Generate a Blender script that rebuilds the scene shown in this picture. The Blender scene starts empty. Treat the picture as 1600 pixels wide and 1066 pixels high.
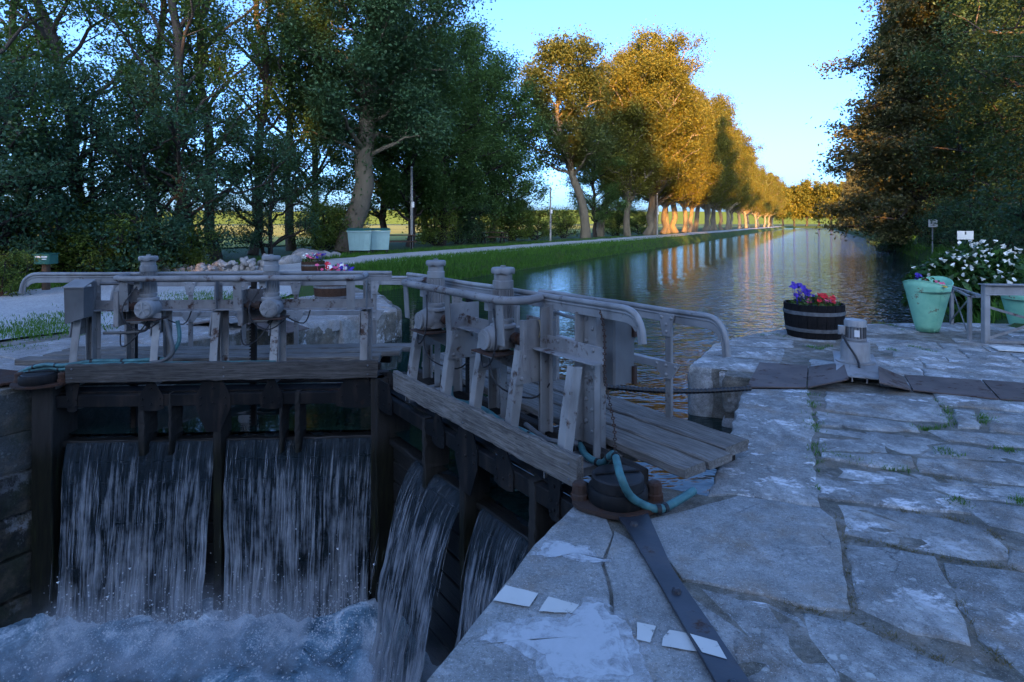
import bpy, bmesh, math, random
import numpy as np
from mathutils import Vector, Matrix, noise as mnoise

R = math.radians
scene = bpy.context.scene
COL = scene.collection

# ------------------------------------------------------------------ camera
EYE = 1.6; FPX = 940.0; CX = 800.0; HY = 350.0
cam = bpy.data.cameras.new('camera'); camo = bpy.data.objects.new('camera', cam); COL.objects.link(camo)
camo.location = (0, 0, EYE); camo.rotation_euler = (R(90), 0, 0)
cam.sensor_width = 36.0; cam.lens = 36.0 * FPX / 1600.0
cam.shift_y = -(533.0 - HY) / 1600.0
cam.clip_start = 0.05; cam.clip_end = 9000.0
scene.camera = camo

# ------------------------------------------------------------------ sky, sun, exposure
SUN_EL = R(9.8); SUN_HEAD = R(6.0)          # light travels towards +Y, leaning a little to +X
world = bpy.data.worlds.new('World'); scene.world = world; world.use_nodes = True
wn = world.node_tree; wn.nodes.clear()
sky = wn.nodes.new('ShaderNodeTexSky'); sky.sky_type = 'NISHITA'; sky.sun_disc = False
sky.sun_elevation = SUN_EL; sky.sun_rotation = R(180.0) + SUN_HEAD
sky.air_density = 0.5; sky.dust_density = 2.9; sky.ozone_density = 3.9
bg = wn.nodes.new('ShaderNodeBackground'); bg.inputs['Strength'].default_value = 0.15
wo = wn.nodes.new('ShaderNodeOutputWorld')
wn.links.new(sky.outputs[0], bg.inputs['Color']); wn.links.new(bg.outputs[0], wo.inputs['Surface'])
sl = bpy.data.lights.new('sun', 'SUN'); sl.energy = 4.4; sl.angle = R(0.6); sl.color = (1.0, 0.46, 0.10)
so = bpy.data.objects.new('sun', sl); COL.objects.link(so)
sd = Vector((math.sin(SUN_HEAD) * math.cos(SUN_EL), math.cos(SUN_HEAD) * math.cos(SUN_EL), -math.sin(SUN_EL)))
so.rotation_euler = sd.to_track_quat('-Z', 'Y').to_euler(); so.location = (0, -30, 30)
vs = scene.view_settings
vs.view_transform = 'Standard'; vs.look = 'None'; vs.exposure = 2.7; vs.gamma = 1.0; vs.use_curve_mapping = False
scene.cycles.use_denoising = True
scene.cycles.max_bounces = 6; scene.cycles.transparent_max_bounces = 12
scene.cycles.diffuse_bounces = 3; scene.cycles.glossy_bounces = 3; scene.cycles.transmission_bounces = 3
scene.cycles.sample_clamp_indirect = 4.0

# ------------------------------------------------------------------ frames of reference
AX = R(26.5)
US, UC = math.sin(AX), math.cos(AX)
def L(u, v, z=0.0):                                  # lock frame: u upstream, v to the right bank
    return Vector((u * US + v * UC, u * UC - v * US, z))
def UV(x, y): return (x * US + y * UC, x * UC - y * US)
def P(px, py, z=0.0):                                # the place at height z seen at a point of the photograph
    Y = FPX * (EYE - z) / (py - HY)
    return Vector(((px - CX) / FPX * Y, Y, z))
def D(px, py, Y): return Vector(((px - CX) / FPX * Y, Y, EYE - (py - HY) * Y / FPX))

# ------------------------------------------------------------------ mesh helpers
class MB:
    def __init__(s): s.V = []; s.F = []
    def add(s, V, F):
        n = len(s.V); s.V += [tuple(v) for v in V]; s.F += [tuple(i + n for i in f) for f in F]; return s
    def beam(s, p0, p1, w, h, up=(0, 0, 1), ch=0.004, taper=1.0):
        p0 = Vector(p0); p1 = Vector(p1); d = (p1 - p0).normalized(); up = Vector(up)
        if abs(d.dot(up.normalized())) > 0.99: up = Vector((0, 1, 0)) if abs(d.y) < .9 else Vector((1, 0, 0))
        x = d.cross(up).normalized(); y = x.cross(d).normalized()
        V = []
        for p, k in ((p0, 1.0), (p1, taper)):
            a, b = w * k / 2, h * k / 2; c = min(ch, a * .45, b * .45)
            for (i, j) in ((-a + c, -b), (a - c, -b), (a, -b + c), (a, b - c), (a - c, b), (-a + c, b), (-a, b - c), (-a, -b + c)):
                V.append(p + x * i + y * j)
        F = [tuple(range(7, -1, -1)), tuple(range(8, 16))]
        F += [(i, (i + 1) % 8, 8 + (i + 1) % 8, 8 + i) for i in range(8)]
        return s.add(V, F)
    def box(s, c, size, ch=0.004):
        c = Vector(c); return s.beam(c - Vector((0, 0, size[2] / 2)), c + Vector((0, 0, size[2] / 2)), size[0], size[1], (0, 1, 0), ch)
    def tube(s, pts, r, n=10, cap=True):
        pts = [Vector(p) for p in pts]; m = len(pts)
        rr = list(r) if hasattr(r, '__len__') else [r] * m
        V = []; prev = None
        for i, p in enumerate(pts):
            d = (pts[min(i + 1, m - 1)] - pts[max(i - 1, 0)]).normalized()
            if prev is None:
                a = Vector((0, 0, 1)) if abs(d.z) < .9 else Vector((1, 0, 0)); x = d.cross(a).normalized()
            else:
                x = (prev - d * prev.dot(d)).normalized()
            prev = x; y = d.cross(x)
            for k in range(n):
                t = 2 * math.pi * k / n; V.append(p + (x * math.cos(t) + y * math.sin(t)) * rr[i])
        F = [(i * n + k, i * n + (k + 1) % n, (i + 1) * n + (k + 1) % n, (i + 1) * n + k) for i in range(m - 1) for k in range(n)]
        if cap: F += [tuple(range(n - 1, -1, -1)), tuple(range((m - 1) * n, m * n))]
        return s.add(V, F)
    def lathe(s, prof, c=(0, 0, 0), n=20, axis='z', cap=True):
        c = Vector(c); V = []
        for (r, z) in prof:
            for k in range(n):
                t = 2 * math.pi * k / n; a, b = r * math.cos(t), r * math.sin(t)
                V.append(c + (Vector((a, b, z)) if axis == 'z' else Vector((z, a, b)) if axis == 'x' else Vector((a, z, b))))
        m = len(prof)
        F = [(i * n + k, i * n + (k + 1) % n, (i + 1) * n + (k + 1) % n, (i + 1) * n + k) for i in range(m - 1) for k in range(n)]
        if cap: F += [tuple(range(n - 1, -1, -1)), tuple(range((m - 1) * n, m * n))]
        return s.add(V, F)
    def prism(s, poly, d):                            # poly: 3-D outline, extruded by the vector d
        poly = [Vector(p) for p in poly]; d = Vector(d); n = len(poly)
        F = [tuple(range(n - 1, -1, -1)), tuple(range(n, 2 * n))]
        F += [(i, (i + 1) % n, n + (i + 1) % n, n + i) for i in range(n)]
        return s.add(poly + [p + d for p in poly], F)
    def rivet(s, p, nrm, r=0.016):
        nrm = Vector(nrm).normalized(); a = Vector((0, 0, 1)) if abs(nrm.z) < .9 else Vector((1, 0, 0))
        x = nrm.cross(a).normalized(); y = nrm.cross(x); p = Vector(p); V = []; n = 8
        for (q, h) in ((1, 0), (.82, .5), (.4, .75)):
            for k in range(n):
                t = 2 * math.pi * k / n; V.append(p + (x * math.cos(t) + y * math.sin(t)) * r * q + nrm * r * h)
        F = [(i * n + k, i * n + (k + 1) % n, (i + 1) * n + (k + 1) % n, (i + 1) * n + k) for i in range(2) for k in range(n)]
        F.append(tuple(range(2 * n, 3 * n)))
        return s.add(V, F)
    def build(s, name, mat, parent=None, smooth=False, loc=None, rot=None):
        me = bpy.data.meshes.new(name); me.from_pydata(s.V, [], s.F)
        bm = bmesh.new(); bm.from_mesh(me); bmesh.ops.recalc_face_normals(bm, faces=bm.faces); bm.to_mesh(me); bm.free()
        return link(name, me, mat, parent, smooth, loc, rot)

def link(name, me, mat, parent=None, smooth=False, loc=None, rot=None):
    o = bpy.data.objects.new(name, me); COL.objects.link(o)
    if mat is not None and not me.materials: me.materials.append(mat)
    if smooth:
        me.polygons.foreach_set('use_smooth', [True] * len(me.polygons))
        try: me.set_sharp_from_angle(angle=R(40))
        except Exception: pass
    if parent is not None: o.parent = parent
    if loc is not None: o.location = loc
    if rot is not None: o.rotation_euler = rot
    return o
def np_mesh(name, V, F, attr=None, uv=None):          # V (n,3); F (m,k) with k 3 or 4
    V = np.asarray(V, np.float32); F = np.asarray(F, np.int32); k = F.shape[1]
    me = bpy.data.meshes.new(name); me.vertices.add(len(V)); me.vertices.foreach_set('co', V.ravel())
    me.loops.add(F.size); me.loops.foreach_set('vertex_index', F.ravel())
    me.polygons.add(len(F)); me.polygons.foreach_set('loop_start', np.arange(len(F), dtype=np.int32) * k)
    if attr is not None:
        a = me.attributes.new('tone', 'FLOAT', 'FACE'); a.data.foreach_set('value', np.asarray(attr, np.float32))
    if uv is not None:
        l = me.uv_layers.new(name='UVMap'); l.data.foreach_set('uv', np.asarray(uv, np.float32)[F.ravel()].ravel())
    me.update(calc_edges=True); return me
def tag(o, label=None, cat=None, group=None, kind=None):
    if label: o['label'] = label
    if cat: o['category'] = cat
    if group: o['group'] = group
    if kind: o['kind'] = kind
    return o
def empty(name, loc, rz=0.0, label=None, cat=None, group=None):
    o = bpy.data.objects.new(name, None); COL.objects.link(o); o.location = loc; o.rotation_euler = (0, 0, rz)
    o.empty_display_size = .1
    return tag(o, label, cat, group)
def copy_tree(o, parent=None):
    c = o.copy(); COL.objects.link(c); c.parent = parent
    for ch in o.children: copy_tree(ch, c)
    return c
def bez(a, b, c, n):
    return [Vector(a) * (1 - t) ** 2 + Vector(b) * 2 * t * (1 - t) + Vector(c) * t * t for t in [i / (n - 1) for i in range(n)]]
def spline(pts, n=6):
    pts = [Vector(p) for p in pts]; q = [pts[0]] + pts + [pts[-1]]; out = []
    for i in range(1, len(q) - 2):
        p0, p1, p2, p3 = q[i - 1:i + 3]
        for k in range(n):
            t = k / n
            out.append(.5 * ((2 * p1) + (p2 - p0) * t + (2 * p0 - 5 * p1 + 4 * p2 - p3) * t * t + (3 * p1 - p0 - 3 * p2 + p3) * t ** 3))
    return out + [pts[-1]]

# numpy value noise
def _h(i, j, k, s):
    i = i.astype(np.int64); j = j.astype(np.int64); k = k.astype(np.int64)
    n = (i * 374761393 + j * 668265263 + k * 2147483647 + s * 974634777) & 0xffffffff
    n = ((n ^ (n >> 13)) * 1274126177) & 0xffffffff
    return ((n ^ (n >> 16)) & 0xffff) / 65535.0
def vnoise(x, y, z=None, seed=0):
    x = np.asarray(x, float); y = np.asarray(y, float); z = np.zeros_like(x) if z is None else np.asarray(z, float)
    xi, yi, zi = np.floor(x), np.floor(y), np.floor(z); fx, fy, fz = x - xi, y - yi, z - zi
    fx = fx * fx * (3 - 2 * fx); fy = fy * fy * (3 - 2 * fy); fz = fz * fz * (3 - 2 * fz); r = 0
    for a in (0, 1):
        for b in (0, 1):
            for c in (0, 1):
                r = r + _h(xi + a, yi + b, zi + c, seed) * (fx if a else 1 - fx) * (fy if b else 1 - fy) * (fz if c else 1 - fz)
    return r
def fbm(x, y, z=None, o=4, seed=0):
    r = 0; a = .5
    for i in range(o):
        r = r + a * vnoise(x * 2 ** i, y * 2 ** i, None if z is None else z * 2 ** i, seed + i * 17); a *= .5
    return r

# ------------------------------------------------------------------ materials
class NT:
    def __init__(s, name):
        s.m = bpy.data.materials.new(name); s.m.use_nodes = True; s.t = s.m.node_tree; s.t.nodes.clear()
        s.out = s.t.nodes.new('ShaderNodeOutputMaterial')
    def n(s, typ, **kw):
        x = s.t.nodes.new('ShaderNode' + typ)
        for k, v in kw.items():
            if k.startswith('i_'):
                key = k[2:]; x.inputs[int(key) if key.isdigit() else key.replace('_', ' ')].default_value = v
            else: setattr(x, k, v)
        return x
    def l(s, a, b): s.t.links.new(a, b); return s
    def coord(s, which='Object', scale=(1, 1, 1)):
        c = s.n('TexCoord'); m = s.n('Mapping'); m.inputs['Scale'].default_value = scale; s.l(c.outputs[which], m.inputs['Vector']); return m.outputs[0]
    def noise(s, vec, scale, detail=4, rough=.55, dist=0.0):
        x = s.n('TexNoise'); x.inputs['Scale'].default_value = scale; x.inputs['Detail'].default_value = detail
        x.inputs['Roughness'].default_value = rough; x.inputs['Distortion'].default_value = dist
        if vec is not None: s.l(vec, x.inputs['Vector'])
        return x.outputs['Fac']
    def ramp(s, fac, stops, interp='LINEAR'):
        x = s.n('ValToRGB'); x.color_ramp.interpolation = interp; e = x.color_ramp.elements
        for i, (p, c) in enumerate(stops):
            if i >= 2: e.new(p)
            e[i].position = p; e[i].color = (c, c, c, 1) if not hasattr(c, '__len__') else (*c, 1)
        s.l(fac, x.inputs['Fac']); return x.outputs['Color']
    def mix(s, fac, a, b, mode='MIX'):
        x = s.n('MixRGB', blend_type=mode)
        for sock, v in ((x.inputs['Fac'], fac), (x.inputs['Color1'], a), (x.inputs['Color2'], b)):
            if isinstance(v, (int, float)): sock.default_value = v if sock.name == 'Fac' else (v, v, v, 1)
            elif isinstance(v, tuple): sock.default_value = (*v, 1)
            else: s.l(v, sock)
        return x.outputs[0]
    def math(s, op, a, b=0.0):
        x = s.n('Math', operation=op)
        for i, v in enumerate((a, b)):
            if isinstance(v, (int, float)): x.inputs[i].default_value = v
            else: s.l(v, x.inputs[i])
        return x.outputs[0]
    def bump(s, h, strength=.3, dist=.01, nrm=None):
        x = s.n('Bump'); x.inputs['Strength'].default_value = strength; x.inputs['Distance'].default_value = dist; s.l(h, x.inputs['Height'])
        if nrm is not None: s.l(nrm, x.inputs['Normal'])
        return x.outputs[0]
    def bsdf(s, col, rough=.7, metal=0.0, nrm=None, spec=.5, **kw):
        x = s.n('BsdfPrincipled')
        for k, v in (('Base Color', col), ('Roughness', rough), ('Metallic', metal)):
            if isinstance(v, tuple): x.inputs[k].default_value = (*v, 1)
            elif isinstance(v, (int, float)): x.inputs[k].default_value = v
            else: s.l(v, x.inputs[k])
        x.inputs['Specular IOR Level'].default_value = spec
        if nrm is not None: s.l(nrm, x.inputs['Normal'])
        s.l(x.outputs[0], s.out.inputs['Surface']); s.b = x; return x
    def rnd(s): return s.n('ObjectInfo').outputs['Random']

M = {}
def m_steel(name, base, rust_amt=.42, rough=.55, spec=.3):
    t = NT(name); c = t.coord('Object'); n1 = t.noise(c, 7, 6, .65); n2 = t.noise(c, 30, 4, .6); n3 = t.noise(c, 2.5, 3)
    sv = t.noise(t.coord('Object', (7, 7, 1.5)), 1.0, 5, .65)
    d = t.mix(t.ramp(n3, [(.35, 0.0), (.65, .85)]), base, tuple(x * .5 for x in base))
    d = t.mix(t.ramp(sv, [(.50, 0.0), (.70, .4)]), d, (.075, .055, .042))
    mask = t.ramp(t.math('ADD', t.math('MULTIPLY', n1, .75), t.math('MULTIPLY', n2, .25)), [(1 - rust_amt - .03, 0.0), (1 - rust_amt + .05, .95)])
    rust = t.mix(n2, (.085, .036, .020), (.032, .019, .014))
    col = t.mix(mask, d, rust)
    t.bsdf(col, t.mix(mask, rough, .9), 0.0, t.bump(t.math('ADD', n2, mask), .35, .003), spec); M[name] = t.m
m_steel('steel', (.26, .26, .255), .40); m_steel('steel_clean', (.31, .315, .315), .34); m_steel('steel_motor', (.30, .305, .305), .36, .5)
m_steel('iron_dark', (.012, .013, .014), .34, .6, .15); m_steel('iron_strap', (.045, .05, .062), .38, .38); m_steel('rust_plate', (.13, .10, .088), .42, .7)
m_steel('cabinet', (.13, .137, .14), .30); m_steel('pole_grey', (.30, .30, .28), .25); m_steel('rust', (.055, .036, .028), .5, .8)
def m_wood(name, a, b, wet=0.0):
    t = NT(name); c = t.coord('Object', (1.2, 14, 14)); g = t.noise(c, 3.2, 8, .7, .6); c2 = t.coord('Object', (.6, 40, 40)); f = t.noise(c2, 3, 3, .6)
    big = t.noise(t.coord('Object'), 2.6, 3); r = t.rnd()
    col = t.mix(t.ramp(g, [(.32, 0.0), (.68, 1.0)]), b, a)
    col = t.mix(t.math('MULTIPLY', t.ramp(f, [(.35, 1.0), (.5, 0.0)]), .6), col, tuple(x * .25 for x in b))
    col = t.mix(t.ramp(big, [(.35, .0), (.8, .55)]), col, tuple(x * .5 for x in b))
    col = t.mix(t.math('MULTIPLY', r, .35), col, tuple(x * .6 for x in a))
    t.bsdf(col, .85 - .5 * wet, 0, t.bump(t.math('ADD', g, t.math('MULTIPLY', f, .6)), .9, .006), .12 + .4 * wet); M[name] = t.m
m_wood('wood_grey', (.30, .28, .25), (.085, .075, .066)); m_wood('wood_dark', (.05, .045, .04), (.018, .016, .015)); m_wood('wood_wet', (.03, .027, .022), (.010, .010, .010), .8)
m_wood('wood_barrel', (.10, .055, .035), (.045, .025, .017)); m_wood('wood_black', (.022, .02, .02), (.009, .009, .01)); m_wood('wood_brown', (.17, .11, .07), (.07, .045, .03))

def m_stone(name, a, b, lichen=.5, white=.5, moss=0.0):
    t = NT(name); c = t.coord('Object'); geo = t.n('NewGeometry'); w = geo.outputs['Position']; r = t.rnd()
    big = t.noise(w, 1.7, 5, .6); mid = t.noise(w, 9, 6, .65); fine = t.noise(w, 60, 4, .7)
    col = t.mix(t.ramp(mid, [(.36, 0.0), (.62, 1.0)]), b, a)
    blot = t.noise(w, 3.6, 9, .72, .5)
    col = t.mix(t.ramp(blot, [(.46, 0.0), (.60, .6)]), col, tuple(x * .5 for x in b))
    col = t.mix(t.ramp(big, [(.45, 0.0), (.7, .7)]), col, tuple(x * .55 for x in b))
    col = t.mix(t.math('MULTIPLY', r, .5), col, tuple(x * .62 for x in a))
    col = t.mix(t.ramp(fine, [(.3, .55), (.55, 0.0)]), col, tuple(x * .35 for x in b))
    v = t.n('TexVoronoi'); v.inputs['Scale'].default_value = 19; v.inputs['Randomness'].default_value = 1.0
    wv = t.n('VectorMath', operation='ADD'); t.l(w, wv.inputs[0]); nv = t.n('TexNoise'); nv.inputs['Scale'].default_value = 22; t.l(w, nv.inputs['Vector'])
    sc = t.n('VectorMath', operation='SCALE'); sc.inputs['Scale'].default_value = .035; t.l(nv.outputs['Color'], sc.inputs[0]); t.l(sc.outputs[0], wv.inputs[1]); t.l(wv.outputs[0], v.inputs['Vector'])
    cellr = t.n('SeparateColor'); t.l(v.outputs['Color'], cellr.inputs[0])
    dots = t.math('MULTIPLY', t.ramp(v.outputs['Distance'], [(.22, 1.0), (.33, 0.0)]), t.ramp(cellr.outputs[0], [(.40, 0.0), (.55, 1.0)]))
    dots = t.math('MULTIPLY', dots, t.ramp(t.noise(w, 1.1, 2), [(.38, 0.0), (.55, lichen)]))
    col = t.mix(t.math('MULTIPLY', dots, t.math('ADD', cellr.outputs[1], .15)), col, (.46, .48, .45))
    col = t.mix(t.math('MULTIPLY', t.ramp(t.noise(w, 2.4, 7, .7), [(.50, 0.0), (.66, 1.0)]), .55), col, (.24, .17, .105))
    col = t.mix(t.math('MULTIPLY', t.ramp(t.noise(t.coord('Object', (1.3, .8, 1)), 1.9, 8, .7), [(.52, 0.0), (.64, 1.0)]), .5 * white), col, (.60, .60, .57))
    sp = t.noise(w, 170, 2, .5); col = t.mix(t.ramp(sp, [(.60, 0.0), (.68, .5)]), col, tuple(min(.6, x * 1.6) for x in a)); sp2 = t.noise(w, 95, 2, .5); col = t.mix(t.ramp(sp2, [(.30, .6), (.38, 0.0)]), col, tuple(x * .3 for x in b))
    ve = t.n('TexVoronoi', feature='DISTANCE_TO_EDGE'); ve.inputs['Scale'].default_value = 1.9; nd = t.n('TexNoise'); nd.inputs['Scale'].default_value = 5; nd.inputs['Detail'].default_value = 6; t.l(w, nd.inputs['Vector']); s2 = t.n('VectorMath', operation='SCALE'); s2.inputs['Scale'].default_value = .35; t.l(nd.outputs['Color'], s2.inputs[0]); a2 = t.n('VectorMath', operation='ADD'); t.l(w, a2.inputs[0]); t.l(s2.outputs[0], a2.inputs[1]); t.l(a2.outputs[0], ve.inputs['Vector'])
    crack = t.math('MULTIPLY', t.ramp(ve.outputs['Distance'], [(.004, 1.0), (.012, 0.0)]), t.ramp(t.noise(w, 1.6, 2), [(.56, 0.0), (.64, .5)])); col = t.mix(crack, col, tuple(x * .22 for x in b))
    wm = t.math('MULTIPLY', t.ramp(t.noise(t.coord('Object', (1, 1.5, 1)), 2.6, 9, .75), [(.55, 0.0), (.60, 1.0)]), t.ramp(t.noise(w, .8, 3), [(.45, 0.0), (.53, white)]))
    col = t.mix(wm, col, (.66, .66, .66))
    if moss:
        sep = t.n('SeparateXYZ'); t.l(w, sep.inputs[0])
        mm = t.math('MULTIPLY', t.ramp(t.noise(w, 3.5, 5, .7), [(.40, 0.0), (.58, 1.0)]), moss)
        col = t.mix(mm, col, (.022, .03, .012))
    t.bsdf(col, t.ramp(mid, [(.3, .95), (.7, .7)]), 0, t.bump(t.math('ADD', t.math('MULTIPLY', mid, 1.0), t.math('SUBTRACT', t.math('MULTIPLY', fine, .45), t.math('MULTIPLY', crack, .6))), .9, .016), .35); M[name] = t.m
m_stone('stone', (.42, .43, .41), (.16, .165, .157), .8, 1.0); m_stone('concrete', (.39, .405, .39), (.24, .25, .24), .45, .2)
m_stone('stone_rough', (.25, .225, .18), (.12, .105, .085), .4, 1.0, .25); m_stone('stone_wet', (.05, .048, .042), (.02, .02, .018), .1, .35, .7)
m_stone('stone_white', (.50, .50, .48), (.26, .26, .25), .2, 1.0, .35); m_stone('stone_pale', (.43, .42, .40), (.28, .27, .26), .2, .4)
m_stone('joint', (.28, .265, .23), (.13, .12, .10), .2, .3, .3)

def m_simple(name, col, rough=.6, var=.25, scale=8, metal=0, bump=.2, spec=.4):
    t = NT(name); c = t.coord('Object'); n = t.noise(c, scale, 5, .6)
    k = t.mix(t.ramp(n, [(.3, 0.0), (.7, 1.0)]), tuple(x * (1 - var) for x in col), tuple(min(1, x * (1 + var)) for x in col))
    t.bsdf(k, rough, metal, t.bump(n, bump, .004), spec); M[name] = t.m
m_simple('hose', (.05, .15, .155), .5, .35, 14); m_simple('rubber', (.012, .012, .013), .45); m_simple('cable', (.02, .02, .022), .5)
m_simple('paint_white', (.62, .62, .58), .75, .18, 12); m_simple('bin_body', (.27, .42, .40), .5, .08, 3); m_simple('bin_lid', (.02, .12, .10), .5)
m_simple('mailbox_green', (.02, .11, .08), .4); m_simple('white_plastic', (.7, .7, .68), .5, .05); m_simple('soil', (.035, .026, .02), .95, .4, 30, 0, .8)
m_simple('petal_red', (.55, .012, .02), .6, .2); m_simple('petal_purple', (.06, .025, .33), .6, .3); m_simple('petal_pink', (.62, .10, .20), .6, .3); m_simple('petal_white', (.80, .80, .74), .5, .06)
m_simple('petal_yellow', (.6, .38, .04), .6); m_simple('twine', (.34, .27, .16), .9); m_simple('sign_face', (.62, .62, .58), .5, .05); m_simple('tag_blue', (.15, .42, .55), .5)
m_simple('hoop', (.15, .155, .16), .55, .35, 20, .5); m_simple('black_cap', (.012, .012, .013), .55, .5, 20, 0, .4)
def m_greenpot():
    t = NT('pot_green'); c = t.coord('Object'); n = t.noise(c, 6, 6, .65); f = t.noise(c, 45, 3)
    sep = t.n('SeparateXYZ'); t.l(c, sep.inputs[0])
    col = t.mix(t.ramp(n, [(.35, 0.0), (.7, 1.0)]), (.19, .50, .33), (.28, .62, .42))
    col = t.mix(t.ramp(t.math('ADD', n, t.math('MULTIPLY', f, .3)), [(.76, 0.0), (.82, .8)]), col, (.16, .10, .05))
    t.bsdf(col, .55, 0, t.bump(n, .25, .01)); M['pot_green'] = t.m
m_greenpot()
def m_leaf(name, a, b, c3=None, trans=.35, rough=.55):
    t = NT(name); at = t.n('Attribute', attribute_name='tone'); r = t.rnd()
    col = t.ramp(at.outputs['Fac'], [(0.0, b), (.72, a), (1.0, c3 or tuple(x * 1.5 for x in a))])
    col = t.mix(t.math('MULTIPLY', r, .35), col, tuple(x * .6 for x in a))
    d = t.n('BsdfPrincipled'); t.l(col, d.inputs['Base Color']); d.inputs['Roughness'].default_value = rough; d.inputs['Specular IOR Level'].default_value = .3
    tr = t.n('BsdfTranslucent'); t.l(t.mix(.5, col, (.16, .2, .02), 'MIX'), tr.inputs['Color'])
    mx = t.n('MixShader'); mx.inputs[0].default_value = trans; t.l(d.outputs[0], mx.inputs[1]); t.l(tr.outputs[0], mx.inputs[2]); t.l(mx.outputs[0], t.out.inputs['Surface']); M[name] = t.m
m_leaf('leaf_poplar', (.085, .17, .045), (.038, .09, .028), (.13, .22, .06), .45); m_leaf('leaf_plane', (.15, .14, .02), (.065, .08, .014), (.23, .17, .022)); m_leaf('leaf_ivy', (.055, .12, .055), (.022, .06, .03), (.09, .16, .07), .35, .45)
m_leaf('leaf_elder', (.055, .14, .08), (.025, .075, .045), (.085, .18, .10), .4); m_leaf('leaf_cedar', (.13, .125, .05), (.065, .075, .034), (.19, .15, .06), .35); m_leaf('leaf_ash', (.062, .115, .045), (.025, .06, .03), (.10, .15, .05), .4)
m_leaf('leaf_bush', (.07, .13, .03), (.03, .065, .018), (.12, .18, .035)); m_leaf('leaf_bright', (.13, .19, .03), (.06, .10, .02)); m_leaf('leaf_lily', (.035, .10, .025), (.014, .045, .014), (.06, .15, .04), .25, .35)
m_leaf('leaf_plane2', (.085, .10, .024), (.03, .05, .014), (.15, .14, .03)); m_leaf('grass_blade', (.075, .22, .025), (.035, .12, .016), (.14, .27, .045), .45); m_leaf('grass_dry', (.16, .115, .05), (.06, .06, .02), (.26, .19, .09), .3); m_leaf('reed', (.11, .12, .06), (.05, .06, .03), (.2, .17, .09), .3)
def m_bark(name, a, b, sc=5):
    t = NT(name); c = t.coord('Object', (1, 1, .3)); n = t.noise(c, sc, 7, .7, .5); v = t.noise(t.coord('Object', (1, 1, .5)), sc * .5, 3)
    t.bsdf(t.mix(t.ramp(v, [(.4, 0.0), (.6, .8)]), t.mix(t.ramp(n, [(.3, 0.0), (.7, 1.0)]), b, a), tuple(x * .7 for x in a)), .9, 0, t.bump(n, .8, .03), .2); M[name] = t.m
m_bark('bark', (.10, .085, .07), (.035, .03, .026)); m_bark('bark_plane', (.21, .18, .13), (.09, .075, .055), 3); m_bark('bark_dark', (.05, .042, .036), (.018, .016, .014))
def m_ground(name, stops, scale, rough=.95, bump=.5, bd=.03, fine=40, finek=.5):
    t = NT(name); w = t.n('NewGeometry').outputs['Position']; n = t.noise(w, scale, 6, .65); f = t.noise(w, fine, 4, .7)
    col = t.ramp(n, stops); col = t.mix(t.ramp(f, [(.3, finek), (.6, 0.0)]), col, tuple(x * .35 for x in stops[0][1]))
    t.bsdf(col, rough, 0, t.bump(t.math('ADD', n, f), bump, bd), .2); M[name] = t.m
m_ground('earth', [(.3, (.03, .06, .016)), (.5, (.045, .09, .02)), (.7, (.08, .09, .035))], .8)
m_ground('gravel', [(.3, (.40, .405, .40)), (.6, (.54, .545, .53)), (.75, (.42, .41, .37))], .5, .95, .8, .02, 34, .75)
m_ground('field', [(.3, (.16, .20, .03)), (.6, (.30, .30, .05)), (.8, (.22, .20, .06))], .05)
m_ground('bed', [(.3, (.01, .014, .008)), (.7, (.02, .025, .014))], 1.5)
def m_water():
    t = NT('water'); w = t.n('NewGeometry').outputs['Position']
    mp = t.n('Mapping'); mp.inputs['Rotation'].default_value = (0, 0, R(-20)); mp.inputs['Scale'].default_value = (.75, 1.5, 1); t.l(w, mp.inputs['Vector'])
    n1 = t.noise(mp.outputs[0], 2.0, 3, .55, .4); n2 = t.noise(mp.outputs[0], 9, 2, .5); 
    sep = t.n('SeparateXYZ'); t.l(w, sep.inputs[0])
    # a breeze ruffles the middle and the far right of the canal, the lee of the left bank and the gates stay calm
    vv = t.math('ADD', t.math('MULTIPLY', sep.outputs[0], UC), t.math('MULTIPLY', sep.outputs[1], -US))
    uu = t.math('ADD', t.math('MULTIPLY', sep.outputs[0], US), t.math('MULTIPLY', sep.outputs[1], UC))
    vv = t.math('ADD', vv, t.math('MULTIPLY', t.math('SUBTRACT', t.noise(w, .12, 3), .5), 5.0))
    mr = t.n('MapRange'); mr.inputs['From Min'].default_value = -5.0; mr.inputs['From Max'].default_value = .5; mr.inputs['To Min'].default_value = .07; mr.inputs['To Max'].default_value = 1.0; t.l(vv, mr.inputs['Value'])
    mu = t.n('MapRange'); mu.inputs['From Min'].default_value = 7.0; mu.inputs['From Max'].default_value = 14.0; mu.inputs['To Min'].default_value = .10; mu.inputs['To Max'].default_value = 1.0; t.l(uu, mu.inputs['Value'])
    k = t.math('MULTIPLY', mr.outputs[0], mu.outputs[0])
    h = t.math('MULTIPLY', t.math('ADD', n1, t.math('MULTIPLY', n2, .22)), k)
    b = t.bsdf((.006, .020, .018), .03, 0, t.bump(h, 1.0, .28), .5); b.inputs['IOR'].default_value = 1.33; M['water'] = t.m
m_water()
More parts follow.
